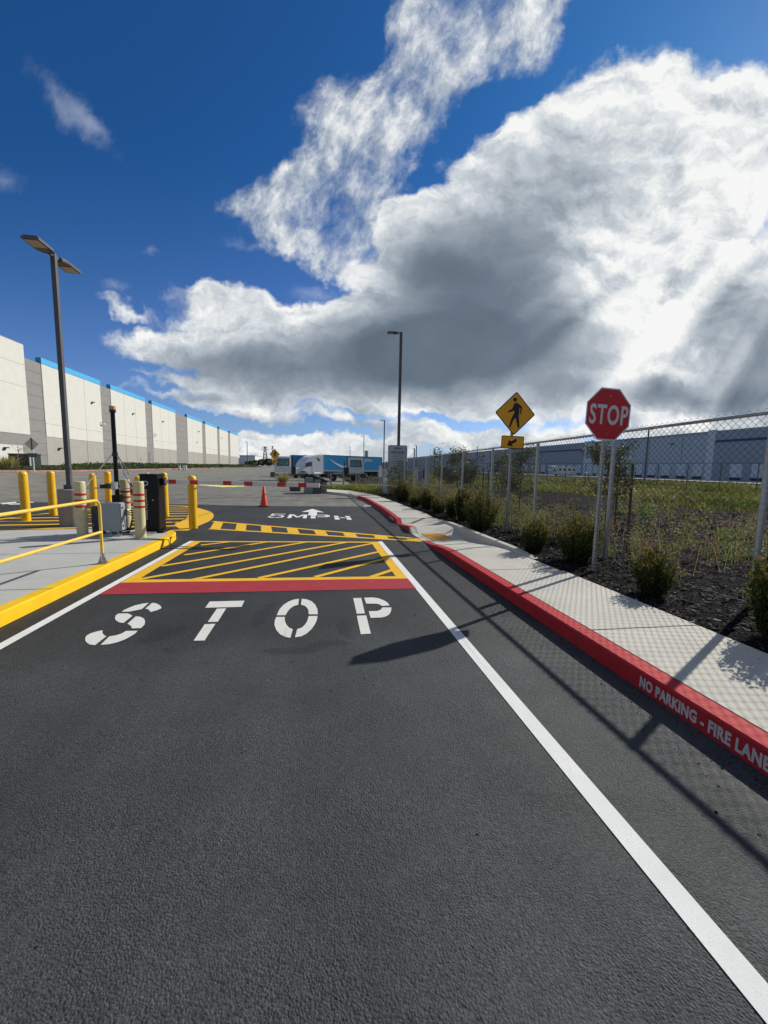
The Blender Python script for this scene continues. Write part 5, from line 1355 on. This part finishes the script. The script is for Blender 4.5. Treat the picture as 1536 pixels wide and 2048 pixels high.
# mulch chips over the near bed
n = 52000
r = np.exp(rng.uniform(math.log(3.6), math.log(22), n)); th = rng.uniform(-.25, 1.35, n)
X = r*np.sin(th); Y = r*np.cos(th)
ok = (X > 3.70+np.maximum(0, 0)) & (Y > .2) & (Y < 24) & (X < 22)
X, Y = X[ok], Y[ok]; X = np.maximum(X, np.array([kb_at(y) for y in Y])+.03); r = np.hypot(X, Y)
Z = np.array([bedz(x, y) for x, y in zip(X, Y)])+rng.uniform(0, .02, len(X))
Z = np.where((Y > 5.4) & (Y < 11.7) & (X < 6.6), Z+.03, Z)
S = rng.uniform(.03, .10, len(X))*np.clip(r/6, .7, 2.2)
up = np.stack([rng.normal(0, 1, len(X)), rng.normal(0, 1, len(X)), rng.normal(0, .22, len(X))], 1)
up /= np.linalg.norm(up, axis=1)[:, None]
w_ = np.stack([-up[:, 1], up[:, 0], rng.normal(0, .5, len(X))], 1); w_ /= np.linalg.norm(w_, axis=1)[:, None]
C = np.stack([X, Y, Z], 1); Sx = S[:, None]*.5; asp = rng.uniform(.14, .42, len(X))[:, None]
V = np.stack([C-up*Sx, C-up*Sx*.3+w_*Sx*asp, C+up*Sx, C+up*Sx*.2-w_*Sx*asp], 1).reshape(-1, 3)
tt = np.clip(rng.beta(1.6, 2.6, len(X)), 0, 1); tt = np.where(rng.random(len(X)) < .025, 1.0, tt)
tag(arr_mesh('mulch_chips', V, np.arange(len(X))[:, None]*4+np.array([[0, 1, 2, 3]]), 'chip', tt), 'dark bark mulch chips covering the planting bed', 'mulch', kind='stuff')

n = 260; Y = rng.uniform(1.2, 20, n); X = np.array([kb_at(y) for y in Y])-np.abs(rng.exponential(.07, n)); Y, X = Y[X > 2.6], X[X > 2.6]
ok = ~((Y > 6) & (Y < 12.3)); X, Y = X[ok], Y[ok]; Z = np.array([pz(y)+CH+.003 for y in Y]); C = np.stack([X, Y, Z], 1); S = rng.uniform(.01, .045, len(X))
up = np.stack([rng.normal(0, 1, len(X)), rng.normal(0, 1, len(X)), rng.normal(0, .08, len(X))], 1); up /= np.linalg.norm(up, axis=1)[:, None]; w_ = np.stack([-up[:, 1], up[:, 0], np.full(len(X), .25)], 1)
Sx = S[:, None]*.5; V = np.stack([C-up*Sx, C+w_*Sx*.3, C+up*Sx, C-w_*Sx*.3+np.array([0, 0, .004])], 1).reshape(-1, 3)
tag(arr_mesh('spilled_mulch', V, np.arange(len(X))[:, None]*4+np.array([[0, 1, 2, 3]]), 'chip', rng.uniform(0, .8, len(X))), 'bits of bark mulch spilled onto the sidewalk edge', 'mulch', kind='stuff')
# grass of the field
def in_mulch(x, y):
    e = np.interp(x, [p[0] for p in sorted(MB_EDGE)], [p[1] for p in sorted(MB_EDGE)]); return y < e
es = sorted(MB_EDGE); EX = np.array([p[0] for p in es]); EY = np.array([p[1] for p in es])
def poly_d(x, y):
    """distance ratio beyond the mulch edge, measured along the ray from the pavement"""
    a = np.arctan2(x, y); ea = np.arctan2(EX, EY); er = np.hypot(EX, EY); o = np.argsort(ea)
    return np.hypot(x, y)/np.interp(a, ea[o], er[o])
n = 60000
r = np.exp(rng.uniform(math.log(9), math.log(95), n)); th = rng.uniform(.18, 1.25, n)
X, Y = r*np.sin(th), r*np.cos(th)
ok = (poly_d(X, Y) > 1+rng.normal(0, .025, n)) & (X < 81) & (X > 6.0)
X, Y, r = X[ok], Y[ok], r[ok]
pn = np.array([nz(x, y, .22) for x, y in zip(X, Y)])+.6*np.array([nz(x, y, .9, 3) for x, y in zip(X, Y)])
H = np.clip(.17+.22*pn+rng.uniform(0, .18, len(X)), .06, .7)*np.clip(.8+r/90, .8, 1.7); Wd = .0022*r+.012
Z = np.array([terr(x, y)+.09+(.04 if x < 27 and y < 32 else 0) for x, y in zip(X, Y)])
pq = np.array([nz(x, y, .12, 9) for x, y in zip(X, Y)]); tint = np.clip(.40+.40*pn+.55*pq+rng.normal(0, .2, len(X)), 0, 1)
tag(blades('grass', np.stack([X, Y, Z], 1), H, Wd, tint, 'grass', .5), 'rough green and straw coloured grass filling the field beyond the fence', 'grass', kind='stuff')
# grass of the verge beside the gate exit
n = 15000; a = rng.random(n); b = rng.random(n)
vgx = np.interp(a, np.linspace(0, 1, 5), [p[0] for p in VG]); vgy = np.interp(a, np.linspace(0, 1, 5), [p[1] for p in VG])
X = vgx+b*(9-vgx)+rng.normal(0, .05, n); Y = vgy+b*(45-vgy)*.8
pn = np.array([nz(x, y, .5) for x, y in zip(X, Y)])
tag(blades('verge_grass', np.stack([X, Y, np.array([terr(x, y)+.12 for x, y in zip(X, Y)])], 1), np.clip(.22+.2*pn+rng.uniform(0, .15, n), .05, .6), np.full(n, .05), np.clip(.4+.5*pn+rng.normal(0, .14, n), 0, 1), 'grass', .4), 'bright green grass on the verge behind the curved sidewalk end', 'grass', kind='stuff')

# weeds scattered through the mulch
CV, CT, CS, CU = [], [], [], []
n = 0
while n < 450:
    r_ = math.exp(random.uniform(math.log(5.3), math.log(24))); t_ = random.uniform(.2, 1.25); x, y = r_*math.sin(t_), r_*math.cos(t_)
    if x < 4.9+random.random()*.3 or y < .5 or x > 20: continue
    dens_ = .38+1.5*nz(x, y, .55, 7)+(.2 if x < 7.5 else -.2)
    if random.random() > dens_: continue
    n += 1
    h = random.choice([.12, .2, .3, .45, .6])*random.uniform(.6, 1.3); sp = random.uniform(.10, .28)
    kind = random.random(); base = .3 if kind < .38 else (.55 if kind < .62 else (.90 if kind < .82 else .72))
    k = int(random.uniform(40, 110)); c = rng.normal(0, 1, (k, 3)); c[:, 0] *= sp*.5; c[:, 1] *= sp*.5
    c[:, 2] = rng.uniform(.02, 1, k)*h; c[:, :2] *= (.35+c[:, 2:3]/h*.8)
    c += np.array([x, y, bedz(x, y)]); CV.append(c); CT.append(np.clip(base+rng.normal(0, .12, k), 0, 1)); CS.append(rng.uniform(.022, .055, k)*max(1, r_/9)); CU.append(np.tile([0, 0, .8], (k, 1)))
V, Fq = leafquads(np.concatenate(CV), np.concatenate(CS), None, np.concatenate(CU), .38)
tag(arr_mesh('weeds', V, Fq, 'weed', np.concatenate(CT)), 'straggling green and reddish weeds growing through the mulch', 'weeds', kind='stuff')
# rank growth along the foot of the fence, thicker towards the far end
CV, CT, CS, CU = [], [], [], []
for i in range(330):
    y = random.uniform(7.5, 29); x = random.gauss(5.25, .45)
    if x < 4.5 or random.random() > .35+y/22: continue
    h = random.uniform(.35, .95)*min(1.1, .4+y/16); sp = random.uniform(.15, .3); k = int(60+h*130); c = rng.normal(0, 1, (k, 3)); c[:, :2] *= sp*.5; c[:, 2] = rng.uniform(.02, 1, k)*h; c[:, :2] *= (.4+c[:, 2:3]/h*.7)
    base = random.choice([.25, .45, .6, .68, .9]); c += np.array([x, y, bedz(x, y)]); CV.append(c); CT.append(np.clip(base+rng.normal(0, .13, k), 0, 1)); CS.append(rng.uniform(.03, .06, k)*max(1, y/11)); CU.append(np.tile([0, 0, .9], (k, 1)))
V, Fq = leafquads(np.concatenate(CV), np.concatenate(CS), None, np.concatenate(CU), .30)
tag(arr_mesh('fence_weeds', V, Fq, 'weed', np.concatenate(CT)), 'tall tangled weeds growing along the foot of the chain link fence', 'weeds', kind='stuff')
# dry stalks
P = []; n = 0
while n < 900:
    r_ = math.exp(random.uniform(math.log(6), math.log(26))); t_ = random.uniform(.15, 1.2); x, y = r_*math.sin(t_), r_*math.cos(t_)
    if x < 5.0 or x > 22 or nz(x, y, .4, 2) < -.1: continue
    P.append((x, y, bedz(x, y))); n += 1
tag(blades('dry_stalks', P, rng.uniform(.2, .8, len(P)), np.full(len(P), .010), rng.uniform(.6, 1, len(P)), 'weed', .25), 'thin dry stalks standing among the weeds', 'weeds', kind='stuff')

# shrubs
def shrub(loc, H, Wd, label, seed, dense=1.0, lf=.030):
    g = np.random.default_rng(seed); rt = root('shrub', loc, label, 'shrub', 'shrubs along the sidewalk bed')
    ns = int(80*dense); C = []; T = []; U_ = []; S_ = []; st = MB()
    for i in range(ns):
        a = g.uniform(0, 2*PI); rr_ = Wd*.5*math.sqrt(g.random()); h = H*(1.0-.35*(rr_/(Wd*.5))**2)*g.uniform(.62, 1.08)
        b0 = np.array([math.cos(a)*rr_*.35, math.sin(a)*rr_*.35, 0]); tip = np.array([math.cos(a)*rr_, math.sin(a)*rr_, h])
        k = int(h/.0075); t = np.sort(g.uniform(.06, 1, k))
        ctr = b0[None]*(1-t[:, None])+tip[None]*t[:, None]; ctr[:, :2] += (np.sin(t*PI)*.12*rr_)[:, None]*np.array([math.cos(a), math.sin(a)])
        ctr += g.normal(0, 1, (k, 3))*np.array([.018, .018, .008])*(1.25-t[:, None]*.6)
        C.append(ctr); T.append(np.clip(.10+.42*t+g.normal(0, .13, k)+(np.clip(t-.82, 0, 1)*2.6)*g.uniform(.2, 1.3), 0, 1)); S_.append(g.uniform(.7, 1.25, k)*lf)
        U_.append(np.tile((tip-b0)/np.linalg.norm(tip-b0), (k, 1)))
        if i % 3 == 0: st.tube(tuple(b0), tuple(tip*.9), .005, .002, 4)
    V, Fq = leafquads(np.concatenate(C), np.concatenate(S_), None, np.concatenate(U_), .55)
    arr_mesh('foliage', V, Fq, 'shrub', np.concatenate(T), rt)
    st.build('stem', 'bark', rt)
    return rt
SH = [((1584, 1290), 1085, 150, 'shrub cut by the right picture edge, nearest of all'), ((1318, 1194), 1093, 84, 'round low shrub between the stop sign post and the thick fence post'),
      ((1163, 1128), 1030, 92, 'dark shrub directly left of the stop sign post'), ((1076, 1107), 1032, 62, 'orange tipped shrub right of the crossing sign post'),
      ((964, 1062), 978, 78, 'largest dark shrub, just left of the crossing sign post'), ((929, 1043), 972, 40, 'tall narrow shrub leaning against the largest one'),
      ((906, 1034), 990, 32, 'small shrub between the narrow one and the pair further left'), ((879, 1026), 994, 34, 'squat shrub fourth from the far end of the row'),
      ((855, 1018), 977, 32, 'brown tipped shrub third from the far end of the row'), ((832, 1012), 986, 28, 'low dark shrub second from the far end of the row'), ((804, 1003), 962, 34, 'tall dark shrub ending the row in front of the notice board')]
for i, (b, t, wpx, lab) in enumerate(SH):
    x, y = G(b[0], b[1], .13); y += .12; _, z = A(b[0], t, y); c = R.T@np.array([x, y, 0]); wm = wpx*c[2]/F*(1.0 if i else .8)
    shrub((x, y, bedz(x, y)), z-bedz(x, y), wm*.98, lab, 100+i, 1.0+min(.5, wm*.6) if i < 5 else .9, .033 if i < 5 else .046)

# young trees
def tree(loc, H, cw, ch, label, seed, leaves=900, stakes=False, leafs=.07, mat='treeleaf', bare=False, name='young_tree'):
    g = np.random.default_rng(seed); rr = random.Random(seed)
    rt = root(name, loc, label, 'tree', 'young trees behind the fence' if not bare else None)
    t = MB(); pts = [(0, 0, 0)]; n = 6
    for i in range(1, n+1): pts.append((pts[-1][0]+rr.uniform(-.03, .03)*H*.3, pts[-1][1]+rr.uniform(-.03, .03)*H*.3, H*.92*i/n))
    for i in range(n): t.tube(pts[i], pts[i+1], .032*(1-i/n*.75), .032*(1-(i+1)/n*.75), 8)
    t.build('trunk', 'bark', rt, smooth=True)
    b = MB(); tips = []
    for k in range(16 if not bare else 26):
        f = rr.uniform(max(.25, 1-ch/H), .95); i = min(int(f*n), n-1); o = lerp(pts[i], pts[i+1], f*n-i); a = rr.uniform(0, 2*PI)
        L_ = cw*.5*rr.uniform(.5, 1.05); e = (o[0]+math.cos(a)*L_, o[1]+math.sin(a)*L_, min(o[2]+L_*rr.uniform(.2, .9), H)); m1 = (lerp(o, e, .5)[0], lerp(o, e, .5)[1], lerp(o, e, .5)[2]-.03)
        b.tube(o, m1, .010, .007, 5); b.tube(m1, e, .007, .003, 5); tips += [m1, e, lerp(m1, e, .5)]
        for q in range(3):
            s_ = lerp(m1, e, rr.random()); w2 = (s_[0]+rr.uniform(-.2, .2), s_[1]+rr.uniform(-.2, .2), s_[2]+rr.uniform(-.02, .22)); b.tube(s_, w2, .004, .002, 4); tips.append(w2)
    b.build('branches', 'bark', rt)
    if not bare:
        T_ = np.array(tips); idx = g.integers(0, len(T_), leaves); C = T_[idx]+g.normal(0, .085, (leaves, 3))*max(1, cw)
        V, Fq = leafquads(C, g.uniform(.6, 1.3, leaves)*leafs, None, None, .42)
        cl = g.uniform(0, 1, len(T_))[idx]; arr_mesh('crown', V, Fq, mat, np.clip(.15+.6*cl+g.normal(0, .15, leaves), 0, 1), rt)
    return rt
def stake(px, pb, pt, Y, label, r=.028):
    x, z = A(px, pt, Y); g = bedz(x, Y); rt = root('tree_stake', (x, Y, g), label, 'stake', 'wooden tree stakes'); h = z-g
    MB().tube((0, 0, -.03), (-.02, 0, h), r, r*.9, 10).build('pole', 'stake', rt, smooth=True)
    MB().tube((-.02, 0, h*.86), (-.30, .05, h*.82), .006, n=5).build('tie', 'black', rt)
def tr(px, pt, Y, cwpx, ch, label, seed, **k):
    x, z = A(px, pt, Y); g = bedz(x, Y) if Y < 30 and x > 3 else terr(x, Y); c = (R.T@np.array([x, Y, 0]))[2]; cw = cwpx*c/F
    return tree((x, Y, g), z-g, cw, ch*(z-g), label, seed, **k)
tr(1225, 876, 9.3, 78, .62, 'leafy young tree between the stop sign post and its wooden stake', 11, leaves=3400, leafs=.075)
stake(1268, 1052, 928, 9.0, 'reddish wooden stake standing clear right of the leafy young tree')
stake(1240, 1052, 925, 9.7, 'wooden stake half hidden by the leafy young tree', .024)
tr(1045, 896, 13.5, 80, .72, 'sparse willowy young tree behind the crossing sign post', 12, leaves=4200, leafs=.07)
tr(1008, 912, 17, 50, .6, 'thin young tree just left of the crossing sign post', 16, leaves=1800, leafs=.08)
stake(968, 1000, 935, 19.0, 'dark stake left of the willowy young tree'); stake(978, 1000, 940, 20.0, 'second dark stake beside the willowy young tree')
tr(945, 908, 20, 52, .7, 'small bushy tree behind the narrow shrub', 13, leaves=2600, leafs=.10)
tr(905, 905, 24, 74, .75, 'broad grey green young tree behind the far fence posts', 14, leaves=4600, leafs=.12)
tr(790, 932, 23.5, 46, .75, 'gnarled little tree in front of the tall rules board', 15, leaves=420, leafs=.12)
tr(34, 886, 41, 34, .7, 'bare little tree in front of the green transformer', 17, bare=True, name='bare_tree')
for i, (px, pt, lab) in enumerate([(298, 900, 'thin bare sapling at the pale warehouse right of the beacon mast'), (436, 905, 'thin bare sapling near the far end of the pale warehouse')]):
    tr(px, pt, 75 if i == 0 else 130, 9, .8, lab, 30+i, bare=True, name='bare_tree')

# ground cover by the pale warehouse
CV, CT, CS = [], [], []
for i in range(1500):
    y = math.exp(random.uniform(math.log(24), math.log(170))); x = random.uniform(-29.4, -25.7); h = random.uniform(.15, .55)*(1.0+.6*nz(x, y, .3))*(.35 if y < 52 else 1); k = 34
    c = rng.normal(0, 1, (k, 3))*np.array([.45, .45, 0]); c[:, 2] = rng.uniform(0, h, k); s = max(1, y/45)
    c[:, :2] *= s*.8; CV.append(c+np.array([x, y, terr(x, y)+.2])); b_ = .35+.35*nz(x, y, .25, 4)
    CT.append(np.clip(b_+rng.normal(0, .18, k), 0, 1)); CS.append(rng.uniform(.10, .22, k)*s)
V, Fq = leafquads(np.concatenate(CV), np.concatenate(CS), None, None, .6)
tag(arr_mesh('ground_cover', V, Fq, 'cover_leaf', np.concatenate(CT)), 'low green ground cover growing along the foot of the pale warehouse', 'plants', kind='stuff')
# pampas like tuft before the left yard tractor, and one by the transformer
for (px, pb, pt, Y, wpx, lab, sd) in [(566, 965, 945, 44, 24, 'straw coloured grass tuft in front of the left yard tractor', 3), (14, 945, 912, 39, 40, 'straw coloured grass tuft left of the green transformer', 4)]:
    x, z = A(px, pt, Y); g0 = terr(x, Y); c = (R.T@np.array([x, Y, 0]))[2]; wm = wpx*c/F; n = 420
    a = rng.uniform(0, 2*PI, n); r_ = wm*.25*np.sqrt(rng.random(n)); P = np.stack([x+r_*np.cos(a), Y+r_*np.sin(a), np.full(n, g0)], 1)
    tag(blades('grass_tuft', P, (z-g0)*rng.uniform(.5, 1.05, n), np.full(n, .05), rng.uniform(.6, 1, n), 'grass', .38), lab, 'grass tuft')
# far tree belt and parked things on the horizon left of the trucks
for i, (px, Y, h) in enumerate([(512, 230, 3.2), (524, 240, 4), (537, 235, 4.4), (500, 220, 2.6)]):
    x, _ = A(px, 930, Y); g = terr(x, Y); rt = root('far_tree', (x, Y, g), ['round dark tree at the foot of the power pylon, second from left', 'wider dark tree right of the pylon base', 'dark tree touching the left yard tractor sign', 'lowest dark tree right of the white dock building'][i], 'tree', 'dark trees on the horizon')
    n = 500; c = rng.normal(0, 1, (n, 3)); c /= np.linalg.norm(c, axis=1)[:, None]; c *= rng.uniform(.5, 1, (n, 1))**.5*np.array([2.6, 2.6, h*.45]); c[:, 2] += h*.55
    V, Fq = leafquads(c, rng.uniform(.5, 1, n), None, None, .7); arr_mesh('crown', V, Fq, 'shrub', rng.uniform(0, .6, n), rt)
    MB().tube((0, 0, -.5), (0, 0, h*.6), .2, .1, 8).build('trunk', 'bark', rt)

# grit and pebbles in the gutter
n = 700; Y = rng.uniform(.8, 14, n); X = 2.36-np.abs(rng.normal(0, .16, n)); k = rng.random(n) < .15
X = np.where(k, rng.uniform(-2.7, 2.3, n), X); s_ = rng.uniform(.002, .009, n)
P = np.stack([X, Y, -GR*Y+.006], 1); O = np.array([[1, 0, 0], [0, 1, 0], [-1, 0, 0], [0, -1, 0], [0, 0, .8]])
V = (P[:, None, :]+(O[None]*s_[:, None, None]*rng.uniform(.6, 1.4, (n, 5, 1)))).reshape(-1, 3)
Fq = (np.arange(n)[:, None, None]*5+np.array([[0, 1, 4], [1, 2, 4], [2, 3, 4], [3, 0, 4]])[None]).reshape(-1, 3)
tag(arr_mesh('gutter_grit', V, Fq, 'chip', np.repeat(rng.uniform(0, 1, n), 4)), 'loose grit and tiny pebbles lying in the gutter along the red curb', 'grit', kind='stuff')
